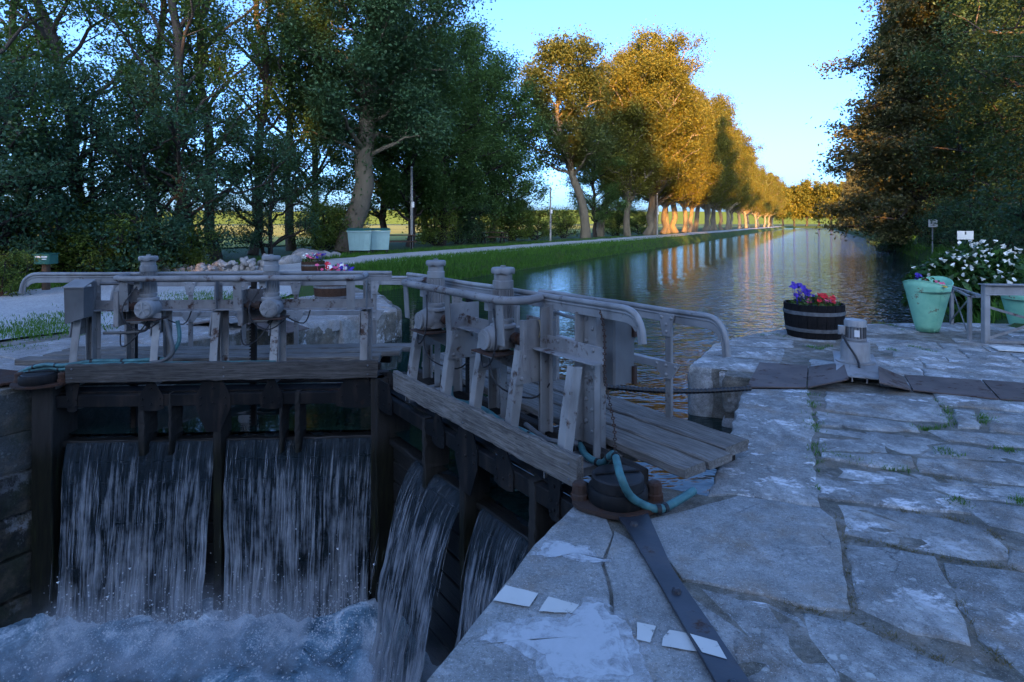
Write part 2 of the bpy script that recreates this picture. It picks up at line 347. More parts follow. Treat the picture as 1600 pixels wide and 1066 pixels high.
def m_fall():
    t = NT('fall'); uvn = t.n('UVMap'); a = t.n('Mapping'); a.inputs['Scale'].default_value = (70, 1.6, 1); t.l(uvn.outputs[0], a.inputs['Vector'])
    b = t.n('Mapping'); b.inputs['Scale'].default_value = (20, .8, 1); t.l(uvn.outputs[0], b.inputs['Vector'])
    c = t.n('Mapping'); c.inputs['Scale'].default_value = (5, 2.2, 1); t.l(uvn.outputs[0], c.inputs['Vector'])
    s1 = t.noise(a.outputs[0], 1, 4, .6, .3); s2 = t.noise(b.outputs[0], 1, 4, .6, .4); s3 = t.noise(c.outputs[0], 1, 5, .65)
    sep = t.n('SeparateXYZ'); t.l(uvn.outputs[0], sep.inputs[0])
    low = t.n('MapRange'); low.inputs['From Min'].default_value = .5; low.inputs['From Max'].default_value = 2.1; low.inputs['To Max'].default_value = .22; t.l(sep.outputs[1], low.inputs['Value'])
    f = t.math('ADD', t.math('ADD', t.math('MULTIPLY', s1, .38), t.math('MULTIPLY', s2, .30)), t.math('MULTIPLY', s3, .38))
    lip = t.n('MapRange'); lip.inputs['From Min'].default_value = .35; lip.inputs['From Max'].default_value = .95; lip.inputs['To Min'].default_value = -.07; lip.inputs['To Max'].default_value = 0.0; t.l(sep.outputs[1], lip.inputs['Value'])
    f2 = t.math('ADD', t.math('ADD', f, lip.outputs[0]), t.math('MULTIPLY', low.outputs[0], .45))
    white = t.ramp(f2, [(.545, 0.0), (.72, .80)])
    fo = t.n('BsdfPrincipled'); fo.inputs['Base Color'].default_value = (.62, .66, .70, 1); fo.inputs['Roughness'].default_value = .35
    gl = t.n('BsdfPrincipled'); gl.inputs['Base Color'].default_value = (.03, .045, .055, 1); gl.inputs['Roughness'].default_value = .16; gl.inputs['IOR'].default_value = 1.33
    bp = t.bump(t.math('ADD', s1, s2), 1.0, .05); t.l(bp, gl.inputs['Normal']); t.l(bp, fo.inputs['Normal'])
    tp = t.n('BsdfTransparent'); tp.inputs['Color'].default_value = (.75, .85, .86, 1)
    m1 = t.n('MixShader'); t.l(t.ramp(f, [(.34, 0.20), (.54, .92)]), m1.inputs[0]); t.l(tp.outputs[0], m1.inputs[1]); t.l(gl.outputs[0], m1.inputs[2])
    m2 = t.n('MixShader'); t.l(white, m2.inputs[0]); t.l(m1.outputs[0], m2.inputs[1]); t.l(fo.outputs[0], m2.inputs[2]); t.l(m2.outputs[0], t.out.inputs['Surface']); M['fall'] = t.m
    t = NT('strand'); fo = t.n('BsdfPrincipled'); fo.inputs['Base Color'].default_value = (.7, .74, .78, 1); fo.inputs['Roughness'].default_value = .15
    tp = t.n('BsdfTransparent'); m = t.n('MixShader'); m.inputs[0].default_value = .30; t.l(tp.outputs[0], m.inputs[1]); t.l(fo.outputs[0], m.inputs[2]); t.l(m.outputs[0], t.out.inputs['Surface']); M['strand'] = t.m
    t = NT('foam'); w = t.n('NewGeometry').outputs['Position']; n = t.noise(w, 3.0, 8, .66, .9); f = t.noise(w, 12, 4, .6)
    at = t.n('Attribute', attribute_name='tone'); fr = t.noise(w, 48, 3, .7); k = t.math('ADD', t.math('ADD', t.math('MULTIPLY', n, .9), t.math('MULTIPLY', t.math('SUBTRACT', fr, .5), .35)), t.math('MULTIPLY', at.outputs['Fac'], .5))
    col = t.ramp(k, [(.66, (.012, .05, .07)), (.84, (.16, .29, .38)), (1.02, (.74, .83, .88))])
    t.bsdf(col, .5, 0, t.bump(t.math('ADD', n, t.math('ADD', t.math('MULTIPLY', f, .25), t.math('MULTIPLY', fr, .12))), .7, .05), .5); M['foam'] = t.m
m_fall()
def m_wash():
    t = NT('whitewash'); w = t.n('NewGeometry').outputs['Position']; n = t.noise(w, 14, 9, .75, .4); g = t.noise(w, 2.2, 3)
    at = t.n('Attribute', attribute_name='tone')
    k = t.ramp(t.math('ADD', t.math('ADD', t.math('MULTIPLY', n, .7), t.math('MULTIPLY', g, .4)), t.math('MULTIPLY', at.outputs['Fac'], .5)), [(.58, 0.0), (.82, .85)])
    d = t.n('BsdfPrincipled'); t.l(t.mix(n, (.38, .41, .43), (.60, .63, .64)), d.inputs['Base Color']); d.inputs['Roughness'].default_value = .85
    tp = t.n('BsdfTransparent'); m = t.n('MixShader'); t.l(k, m.inputs[0]); t.l(tp.outputs[0], m.inputs[1]); t.l(d.outputs[0], m.inputs[2]); t.l(m.outputs[0], t.out.inputs['Surface']); M['whitewash'] = t.m
m_wash()
def m_worn():
    t = NT('paint_worn'); w = t.n('NewGeometry').outputs['Position']; n = t.noise(w, 35, 8, .75); g = t.noise(w, 6, 4)
    d = t.n('BsdfPrincipled'); t.l(t.mix(g, (.45, .45, .41), (.62, .62, .58)), d.inputs['Base Color']); d.inputs['Roughness'].default_value = .8
    tp = t.n('BsdfTransparent'); m = t.n('MixShader'); t.l(t.ramp(t.math('ADD', t.math('MULTIPLY', n, .6), t.math('MULTIPLY', g, .4)), [(.36, 0.0), (.43, 1.0)]), m.inputs[0]); t.l(tp.outputs[0], m.inputs[1]); t.l(d.outputs[0], m.inputs[2]); t.l(m.outputs[0], t.out.inputs['Surface']); M['paint_worn'] = t.m
m_worn()
# ================================================================== the setting
WL = -0.55           # upper water
LW = -2.42           # lower water in the chamber
def sstep(a, b, x): t = min(1, max(0, (x - a) / (b - a))); return t * t * (3 - 2 * t)
def interp(x, xs, ys): return float(np.interp(x, xs, ys))
def vL(u): return interp(u, [-60, 9.0, 11.3, 14.5, 400], [-7.4, -7.4, -9.4, -12.0, -12.4])
def vR(u): return interp(u, [-60, 8.2, 9.6, 10.9, 12.4, 27, 42, 100, 400], [-.85, -.85, -.3, .9, 2.3, 3.9, 5.7, 6.8, 7.6])
DL = [0, .15, .5, .9, 1.4, 2.5, 4, 6, 9, 13, 18, 26, 40, 70, 150, 400, 1200, 3500]
ZB = [-.75, -.5, .02, .20, .26, .30, .30, .30, .30, .30, .30, .30, .30, .30, .3, .3, .3, .3]
ZK = [-3, -3, -.5, -.10, -.05, -.03, -.03, -.03, -.03, .0, .05, .1, .3, .3, .3, .3, .3, .3]
def zleft(u, d):
    k = sstep(8, 18, u); return interp(d, DL, ZK) * (1 - k) + interp(d, DL, ZB) * k
def zright(u, d):
    k = sstep(11.2, 12.6, u); return interp(d, DL, ZK) * (1 - k) + interp(d, DL, [z - .1 for z in ZB]) * k
def ground_z(x, y):
    u, v = UV(x, y)
    if v < vL(u): return zleft(u, vL(u) - v)
    if v > vR(u): return zright(u, v - vR(u))
    return -3.0
US_ = [-400, -120, -60, -30, -15, -8, -4, 0, 3, 5, 7, 8, 8.6, 9.2, 10, 10.8, 11.4, 12, 12.8, 14, 15, 16, 18, 20, 23, 27, 32, 38, 46, 56, 70, 90, 120, 160, 220, 300, 345, 352, 420, 600, 1000, 2000, 4500]
rows = []; V = []
for u in US_:
    l, r = vL(u), vR(u); endk = 1 if u >= 350 else 0
    row = [(u, l - d, zleft(u, d)) for d in reversed(DL)]
    for f in (.12, .5, .88): row.append((u, l + (r - l) * f, .3 if endk else -3.0))
    if endk: row = [(a, b, .3) for (a, b, c) in row]
    rr = [(u, r + d, .3 if endk else zright(u, d)) for d in DL]
    row += rr; rows.append(row)
for row in rows:
    for (u, v, z) in row: V.append(L(u, v, z + (.06 * (float(vnoise(np.array(u * .7), np.array(v * .7))) - .5) if -12.9 > v > -30 or v > 4 else 0)))
nc = len(rows[0]); F = [(i * nc + j, i * nc + j + 1, (i + 1) * nc + j + 1, (i + 1) * nc + j) for i in range(len(rows) - 1) for j in range(nc - 1)]
ground = link('ground', np_mesh('ground', V, F), M['earth']); tag(ground, kind='structure')

def sheet(name, mat, us, edges, dz, kind='structure', label=None):
    V = []; n = 12
    for u in us:
        a, b = edges(u)
        for i in range(n + 1):
            v = a + (b - a) * i / n; p = L(u, v); p.z = ground_z(p.x, p.y) + dz; V.append(p)
    F = [(i * (n + 1) + j, i * (n + 1) + j + 1, (i + 1) * (n + 1) + j + 1, (i + 1) * (n + 1) + j) for i in range(len(us) - 1) for j in range(n)]
    o = link(name, np_mesh(name, V, F), mat); return tag(o, label, None, None, kind)
def nz(u, s, k=1.0): return (float(vnoise(np.array(u * 1.3), np.array(s * 7.7))) - .5) * k
yu = list(np.arange(-12, 17.01, .5))
sheet('gravel_yard', M['gravel'], yu, lambda u: (-16.9 + nz(u, 1, 1.2) + sstep(13, 17, u) * 1.6, -10.0 - sstep(9, 13, u) * 3.4 + nz(u, 2, .5)), .045)
pu = list(np.arange(16.5, 60, 1.0)) + list(np.arange(60, 330, 6.0))
sheet('gravel_path', M['gravel'], pu, lambda u: (-15.6 + nz(u, 3, .7), -13.15 + nz(u, 4, .5)), .055)
sheet('field', M['field'], list(np.arange(-60, 420, 20.)), lambda u: (-420, -27), .08)

# canal water: everything upstream of the closed gates
HL = L(3.36, -6.93); HR = L(3.45, -1.04); AP = L(5.04, -3.98)
wp = [L(3.42, -9), L(3.42, -6.9), L(5.06, -3.98), L(3.5, -1.0), L(3.5, 16), L(60, 40), L(345, 60), L(345, -40), L(12, -30)]
for p in wp: p.z = WL
me = bpy.data.meshes.new('canal_water'); me.from_pydata([tuple(p) for p in wp], [], [tuple(range(len(wp)))])
tag(link('canal_water', me, M['water']), kind='structure')

# lower water, white with foam below the gates
g = 150; uu, vv = np.meshgrid(np.linspace(-9, 4.9, g * 2), np.linspace(-7.05, -1.15, g), indexing='ij')
ug = 3.4 + (2.95 - np.abs(vv + 3.98)) / 2.95 * 1.62
dist = np.clip(ug - uu, 0, 20)
near = np.exp(-dist / 1.3)
zz = LW + .30 * near * (fbm(uu * 2.4, vv * 2.4, None, 5, 3) - .3) + .16 * (fbm(uu * 5, vv * 5, None, 4, 9) - .45) * np.exp(-dist / 3) + .22 * np.exp(-((dist - .35) / .3) ** 2) * fbm(uu * 4, vv * 4, None, 3, 5)
X = uu * US + vv * UC; Y = uu * UC - vv * US
Vv = np.stack([X, Y, zz], -1).reshape(-1, 3)
idx = np.arange(Vv.shape[0]).reshape(uu.shape)
Ff = np.stack([idx[:-1, :-1], idx[:-1, 1:], idx[1:, 1:], idx[1:, :-1]], -1).reshape(-1, 4)
tone = (.30 + .75 * np.exp(-dist / 1.6))[:-1, :-1].ravel()
tag(link('chamber_water', np_mesh('chamber_water', Vv, Ff, tone), M['foam'], None, True), kind='structure')

# ------------------------------------------------------------------ quays
def block(name, outline, z0, z1, mat, parent=None):
    m = MB(); m.prism([(*p[:2], z0) for p in outline], (0, 0, z1 - z0)); return m.build(name, mat, parent)
QR = [(-7, -1.16), (3.36, -1.16), (3.36, -.85), (3.70, -.85), (3.70, -.54), (6.72, -.54), (6.72, -.83), (6.98, -.83), (6.98, -1.0), (8.2, -1.05), (9.1, -.9), (10, -.42), (10.7, .2), (11.3, .95), (11.9, 1.95), (12.3, 3), (12.5, 6), (12.5, 15), (-7, 15)]
quay = block('quay', [L(u, v) for u, v in QR], -4, -.010, M['joint']); tag(quay, kind='structure')
QL = [(-7, -7.04), (3.36, -7.04), (3.36, -7.3), (3.70, -7.3), (3.70, -7.62), (6.85, -7.62), (6.85, -7.3), (9.0, -7.0), (11.2, -9.35), (12.1, -10.6), (-7, -10.6)]
quay2 = block('far_quay', [L(u, v) for u, v in QL], -4, -.02, M['joint']); tag(quay2, kind='structure')

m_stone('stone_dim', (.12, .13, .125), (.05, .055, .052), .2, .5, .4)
rng = random.Random(7)
def resample(poly, step, jit):
    out = []
    for i in range(len(poly)):
        a, b = poly[i], poly[(i + 1) % len(poly)]; n = max(1, int((b - a).length / step)); nrm = Vector((b.y - a.y, a.x - b.x, 0)).normalized()
        for k in range(n):
            p = a.lerp(b, k / n)
            if k: p = p + nrm * rng.uniform(-jit, jit)
            out.append(p)
    return out
def inset(c, p, d):
    w = p - c; l = max(w.length, 1e-4); return c + w * max(.05, 1 - d / l)
def stone(poly, zt, mat, parent, th=.2, jit=.018, gap=.006, rd=.012, name='paving_stone', rough=.005, step=.09):
    poly = [Vector((p.x, p.y, 0)) for p in poly]; c = sum(poly, Vector()) / len(poly)
    ring = [inset(c, p, gap) for p in resample(poly, step, jit)]
    n = len(ring); V = []
    tx, ty = rng.uniform(-.006, .006), rng.uniform(-.006, .006)
    def zt_(p): q = p - c; return zt + q.x * tx + q.y * ty
    for p in ring: V.append((p.x, p.y, zt - th))
    for p in ring: V.append((p.x, p.y, zt_(p) - rd))
    for p in ring: q = inset(c, p, rd * .45); V.append((q.x, q.y, zt_(q) - rd * .25 + rng.uniform(-rough, 0)))
    for p in ring: q = inset(c, p, rd * 1.7); V.append((q.x, q.y, zt_(q) + rng.uniform(-rough, rough * .4)))
    for p in ring: q = c.lerp(p, .5); V.append((q.x, q.y, zt_(q) + rng.uniform(-rough, rough)))
    V.append((c.x, c.y, zt))
    V = [(x - c.x, y - c.y, z - zt) for x, y, z in V]
    F = [(r * n + i, r * n + (i + 1) % n, (r + 1) * n + (i + 1) % n, (r + 1) * n + i) for r in range(4) for i in range(n)]
    F += [(4 * n + i, 4 * n + (i + 1) % n, 5 * n) for i in range(n)]
    me = bpy.data.meshes.new(name); me.from_pydata(V, [], F)
    return link(name, me, mat, parent, True, (c.x, c.y, zt))
ST = {  # outlines read off the photograph, on the level of the quay
 'conc': [[(899, 788), (835, 850), (752, 957), (668, 1062), (560, 1215), (925, 1215), (952, 1066), (957, 975), (953, 925), (940, 880), (958, 835), (948, 810)],
          [(960, 830), (944, 880), (957, 925), (961, 975), (958, 1066), (935, 1215), (1235, 1215), (1136, 1066), (1050, 940), (992, 848)],
          [(1006, 812), (1060, 800), (1155, 773), (1281, 793), (1306, 812), (1316, 862), (1330, 955), (1257, 948), (1197, 930), (1065, 904), (1030, 860)]],
 'stone': [[(1309, 786), (1400, 796), (1488, 811), (1544, 825), (1572, 855), (1579, 873), (1520, 872), (1453, 860), (1376, 843), (1320, 832)],
          [(1326, 850), (1390, 856), (1460, 869), (1502, 964), (1512, 1002), (1425, 984), (1344, 946), (1336, 900)],
          [(1478, 880), (1610, 896), (1680, 905), (1720, 1080), (1600, 1050), (1530, 994), (1495, 925)],
          [(1258, 956), (1330, 970), (1390, 999), (1453, 1027), (1565, 1060), (1620, 1180), (1420, 1215), (1322, 1066), (1270, 995)],
          [(1066, 909), (1197, 938), (1250, 962), (1316, 1066), (1410, 1215), (1255, 1215), (1154, 1066)],
          [(1440, 1000), (1512, 1010), (1535, 1004), (1600, 1058), (1720, 1150), (1640, 1180), (1570, 1052), (1460, 1024)],
          [(1164, 608), (1262, 609), (1270, 658), (1268, 704), (1133, 704), (1143, 675)], [(1132, 707), (1268, 707), (1272, 738), (1278, 788), (1150, 770), (1110, 773)],
          [(1292, 612), (1457, 620), (1480, 658), (1420, 656), (1291, 640)], [(1279, 643), (1421, 660), (1434, 674), (1281, 664)],
          [(1280, 668), (1440, 679), (1476, 690), (1430, 708), (1281, 702)], [(1454, 673), (1597, 681), (1660, 690), (1660, 704), (1480, 688)],
          [(1490, 640), (1522, 643), (1528, 668), (1497, 667)], [(1534, 640), (1680, 652), (1690, 684), (1548, 672)], [(1460, 614), (1690, 634), (1690, 648), (1468, 633)],
          [(1278, 722), (1440, 741), (1680, 772), (1680, 796), (1483, 772), (1275, 744)], [(1276, 748), (1483, 775), (1515, 802), (1400, 790), (1284, 776)],
          [(1492, 778), (1680, 800), (1680, 846), (1545, 818), (1520, 798)], [(1474, 693), (1660, 708), (1660, 724), (1440, 710)],
          [(1287, 708), (1421, 714), (1425, 728), (1405, 733), (1288, 716)], [(1437, 715), (1660, 728), (1670, 764), (1440, 736)],
          [(1583, 860), (1680, 880), (1680, 898), (1600, 890), (1580, 880)]]}
for p in ST['conc']: stone([P(*q) for q in p], .004, M['concrete'], quay, jit=.005, gap=.003, rd=.008, rough=.003)
for p in ST['stone']: stone([P(*q) for q in p], rng.uniform(-.012, .008), M['stone'], quay, gap=-.016)
# rows of slabs beyond the cover plates, and round the corner of the picture
def inside(poly, u, v):
    c = False; j = len(poly) - 1
    for i in range(len(poly)):
        if (poly[i][1] > v) != (poly[j][1] > v) and u < (poly[j][0] - poly[i][0]) * (v - poly[i][1]) / (poly[j][1] - poly[i][1]) + poly[i][0]: c = not c
        j = i
    return c
def rows_of(outline, u0, u1, v0, v1, du, dv, keep, parent, mat, zt=0.0, seed=3):
    r = random.Random(seed); u = u0
    while u < u1:
        w = du * r.uniform(.75, 1.25); v = v0 + r.uniform(-.4, 0)
        while v < v1:
            h = dv * r.uniform(.6, 1.5); q = [(u, v), (u + w, v), (u + w, v + h), (u, v + h)]
            cs = [(min(max(a, u), u + w), b) for a, b in q]
            if sum(inside(outline, a, b) for a, b in q) == 4 and keep([L(a, b) for a, b in q]):
                stone([L(a, b) for a, b in ((u, v), (u, v + h), (u + w, v + h), (u + w, v))], zt + r.uniform(-.003, .008), mat, parent)
            v += h
        u += w
def pix(p): return (CX + FPX * p.x / p.y, HY + FPX * EYE / p.y) if p.y > .3 else (1e4, 1e4)
for i, q in enumerate([[(6.98, -1.25), (7.7, -1.22), (7.7, -.3), (6.98, -.3)], [(7.72, -1.2), (8.3, -1.2), (8.55, -.3), (7.72, -.3)], [(8.35, -1.2), (9.15, -.92), (9.15, -.2), (8.6, -.2)], [(9.18, -.9), (10.05, -.45), (9.9, .4), (9.18, .3)],
    [(10.08, -.42), (10.75, .2), (10.2, .9), (9.95, .4)], [(10.78, .22), (11.35, .95), (10.8, 1.6), (10.25, .95)], [(11.37, 1), (11.95, 2), (11.3, 2.4), (10.85, 1.65)], [(11.97, 2.05), (12.35, 3.1), (11.6, 3.3), (11.32, 2.45)],
    [(12.36, 3.15), (12.52, 4.6), (11.7, 4.6), (11.62, 3.35)]]):
    stone([L(a, b) for a, b in q], .0, M['stone'], quay, rd=.035)
QI = [(7.0, -.28), (9.1, -.16), (9.2, .35), (9.9, .45), (10.2, .95), (10.8, 1.65), (11.3, 2.45), (11.55, 3.3), (11.6, 13), (7.0, 13)]
rows_of(QI, 7.02, 11.7, -.25, 8, .5, .8, lambda q: True, quay, M['stone'])
ALLP = [[UV(*P(*q).xy) for q in s] for s in ST['conc'] + ST['stone']]
def off(q):
    pts = list(q) + [(q[i] + q[(i + 1) % 4]) / 2 for i in range(4)] + [sum(q, Vector()) / 4]; strap_ = [UV(*P(*a).xy) for a in ((930, 790), (1040, 780), (1190, 1066), (1300, 1260), (1150, 1260), (1095, 1066))]
    if not all(pix(p)[0] > 1585 or pix(p)[1] > 1075 for p in q): return False
    if any(560 < pix(p)[1] < 640 for p in q): return False
    return not any(inside(s, *UV(p.x, p.y)) for p in pts for s in ALLP + [strap_])
FILL = []
def off2(q): return off(q) and not any(abs(UV(*(sum(q, Vector()) / 4).xy)[0] - a) < .38 and abs(UV(*(sum(q, Vector()) / 4).xy)[1] - b) < .48 for a, b in FILL)
def off1(q):
    if off(q): FILL.append(UV(*(sum(q, Vector()) / 4).xy)); return True
    return False
rows_of(QR, -2, 6.9, -1.1, 6.5, .62, .8, off1, quay, M['stone'], 0, 5)
rows_of(QR, -2, 6.9, -1.1, 6.5, .26, .34, off2, quay, M['stone'], .003, 6)
# quoins of the stop-log groove across from the gate
def rough_block(name, c, size, rz, mat, parent, amp=.03, seed=0, n=9, rnd=.06):
    bm = bmesh.new(); bmesh.ops.create_cube(bm, size=1); bmesh.ops.subdivide_edges(bm, edges=bm.edges, cuts=n, use_grid_fill=True)
    for v in bm.verts:
        p = Vector((v.co.x * size[0], v.co.y * size[1], v.co.z * size[2])); h = Vector(size) / 2
        q = Vector((max(-h.x + rnd, min(h.x - rnd, p.x)), max(-h.y + rnd, min(h.y - rnd, p.y)), max(-h.z + rnd, min(h.z - rnd, p.z)))); d = p - q
        if d.length > 1e-6: p = q + d.normalized() * min(d.length, rnd)
        nn = mnoise.noise_vector(p * 2.3 + Vector((seed * 9.1, seed, 0))) * amp + mnoise.noise_vector(p * 7 + Vector((seed, 3, 1))) * amp * .45
        v.co = p + nn
    me = bpy.data.meshes.new(name); bm.to_mesh(me); bm.free()
    return link(name, me, mat, parent, True, c, (0, 0, rz))
RZ = -AX
def lblock(name, u0, u1, v0, v1, z0, z1, mat, parent, **k):
    c = L((u0 + u1) / 2, (v0 + v1) / 2, (z0 + z1) / 2); return rough_block(name, c, (v1 - v0, u1 - u0, z1 - z0), RZ, mat, parent, **k)
lblock('quoin_block', 6.96, 8.25, -1.28, -.95, -1.2, -.03, M['stone_white'], quay, amp=.02, seed=2, rnd=.12)
lblock('quoin_block', 6.70, 6.98, -.86, -.50, -.42, -.04, M['stone_rough'], quay, amp=.02, seed=3)
lblock('quoin_block', 6.70, 6.98, -.86, -.50, -1.2, -.43, M['stone_pale'], quay, amp=.015, seed=5)
lblock('pier_block', 6.83, 7.75, -7.6, -7.14, -1.2, -.02, M['stone_rough'], quay2, amp=.035, seed=6)
lblock('pier_block', 7.77, 8.45, -7.6, -7.05, -1.2, -.02, M['stone_white'], quay2, amp=.04, seed=8)
lblock('pier_block', 8.47, 9.12, -7.7, -6.92, -1.2, -.02, M['stone_rough'], quay2, amp=.025, seed=9, rnd=.08)
for k in range(3):
    u0 = 9.15 + k * .75; v0 = -7.1 - k * .8
    c = L(u0 + .37, v0 - .45, -.6); rough_block('wing_block', c, (.5, 1.08, 1.16), RZ + R(47), M['stone_rough'], quay2, .03, 20 + k)
# chamber wall on the far side, in courses
r = random.Random(4)
for k in range(7):
    u = 3.34; z1 = -.06 - k * .40
    while u > -1.5:
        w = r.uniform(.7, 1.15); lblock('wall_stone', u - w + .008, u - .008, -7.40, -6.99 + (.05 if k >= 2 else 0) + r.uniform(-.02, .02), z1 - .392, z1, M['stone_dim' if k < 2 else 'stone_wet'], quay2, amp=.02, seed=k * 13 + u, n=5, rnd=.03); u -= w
QL2 = [(-3, -7.0), (3.3, -7.0), (3.3, -7.6), (6.8, -7.6), (6.85, -7.12), (9.1, -6.95), (11.2, -9.3), (12.0, -10.5), (-3, -10.5)]
rows_of(QL2, -1.0, 11.6, -10.45, -6.9, 1.25, 1.1, lambda q: True, quay2, M['stone_pale'], 0, 11)
for q in [[(6.84, -7.16), (7.9, -7.1), (7.9, -8.2), (6.84, -8.2)], [(7.92, -7.1), (9.1, -6.93), (9.3, -8.2), (7.92, -8.2)], [(9.12, -6.95), (10.2, -8.1), (9.5, -8.8), (9.32, -8.2)], [(10.22, -8.12), (11.2, -9.2), (10.5, -9.9), (9.55, -8.85)], [(3.3, -7.64), (5, -7.64), (5, -8.3), (3.3, -8.3)], [(5.02, -7.64), (6.8, -7.64), (6.8, -8.3), (5.02, -8.3)]]:
    stone([L(a, b) for a, b in q], .012, M['stone_pale'], quay2, rd=.05)

# white marks painted on the coping and the worn whitewash
PM = [[(790, 914), (841, 927), (827, 948), (770, 938)], [(857, 932), (905, 945), (893, 958), (842, 955)], [(995, 972), (1025, 978), (1016, 1004), (995, 999)], [(1046, 984), (1068, 988), (1080, 991), (1090, 1018), (1034, 1009), (1036, 996)], ]
for q in PM:
    m = MB(); pts = [P(*a, .0115) for a in q]; c = sum(pts, Vector()) / len(pts)
    rr = resample(pts, .03, .002); m.add([p for p in rr] + [c], [(i, (i + 1) % len(rr), len(rr)) for i in range(len(rr))])
    for i in range(len(m.V)): m.V[i] = (m.V[i][0], m.V[i][1], .0115)
    m.build('painted_mark', M['paint_worn'], quay)
def wash(poly):
    pts = [P(*a, .0085) for a in poly]; c = sum(pts, Vector()) / len(pts); rr = resample(pts, .025, .012); n = len(rr); V = []; T = []
    for k in (1.0, .85, .65, .4, .0): V += [tuple(c.lerp(p, k)) for p in rr]
    F = [(k * n + i, k * n + (i + 1) % n, (k + 1) * n + (i + 1) % n, (k + 1) * n + i) for k in range(4) for i in range(n)]
    V = [(a, b, .0085) for a, b, _ in V]
    V.append((c.x, c.y, .0085)); V = V + [V[-1]] * 0; F += [(4 * n + i, 4 * n + (i + 1) % n, 5 * n, 5 * n) for i in range(0)]
    for k in range(4): T += [(.12, .38, .55, .62)[k]] * n
    tag(link('whitewash', np_mesh('whitewash', V, F, T), M['whitewash'], quay))
wash([(849, 840), (866, 842), (900, 853), (922, 853), (932, 868), (967, 880), (940, 882), (905, 879), (880, 872), (828, 868)])
wash([(745, 975), (812, 960), (880, 960), (912, 933), (950, 935), (962, 955), (992, 966), (1003, 990), (1014, 1005), (1028, 1040), (1045, 1090), (850, 1100), (825, 1040), (780, 1012), (722, 1002)])
# ================================================================== the two gate leaves
def wood_bar(name, L0, L1, t0, t1, z0, z1, sg, mat, parent, seed=0, amp=.004, n=26, splinter=.0):
    """a weathered timber along the leaf: its edges wander a little and its ends are worn"""
    r = random.Random(seed); V = []; F = []; prof = []
    a, b = t0, t1; c = .008
    ring = [(a + c, z0), (b - c, z0), (b, z0 + c), (b, z1 - c), (b - c, z1), (a + c, z1), (a, z1 - c), (a, z0 + c)]
    for i in range(n + 1):
        s = L0 + (L1 - L0) * i / n; o = r.uniform(-amp, amp) * 1.2; e = r.uniform(-amp, amp); w = .012 * math.sin(seed + s * 1.4)
        for k, (t, z) in enumerate(ring):
            V.append((s + (r.uniform(-.008, .008) if i in (0, n) else 0), sg * (t + r.uniform(-amp, amp) * .5), z + (o if k in (3, 4, 5, 6) else e) + r.uniform(-amp, amp) * .3 + w * .3))
    F = [(i * 8 + k, i * 8 + (k + 1) % 8, (i + 1) * 8 + (k + 1) % 8, (i + 1) * 8 + k) for i in range(n) for k in range(8)] + [tuple(range(7, -1, -1)), tuple(range(n * 8, n * 8 + 8))]
    m = MB(); m.add(V, F); return m.build(name, mat, parent)

class Gate:
    def __init__(g, heel, apex, sg, label, name='lock_gate'):
        g.sg = sg; d = (apex - heel); g.len = d.length; g.h = heel.copy(); g.ex = d.normalized(); g.ey = Vector((-g.ex.y, g.ex.x, 0)) * sg
        g.root = empty(name, heel, math.atan2(d.y, d.x), label, 'lock gate', 'closed lock gates')
        g.root.location.z = 0
    def c(g, s, t, z): return Vector((s, g.sg * t, z))
    def w(g, s, t, z): p = g.h + g.ex * s + g.ey * t; p.z = z; return p
    def s_at(g, px, t):
        k = (px - CX) / FPX; b = g.h + g.ey * t
        return (k * b.y - b.x) / (g.ex.x - k * g.ex.y)

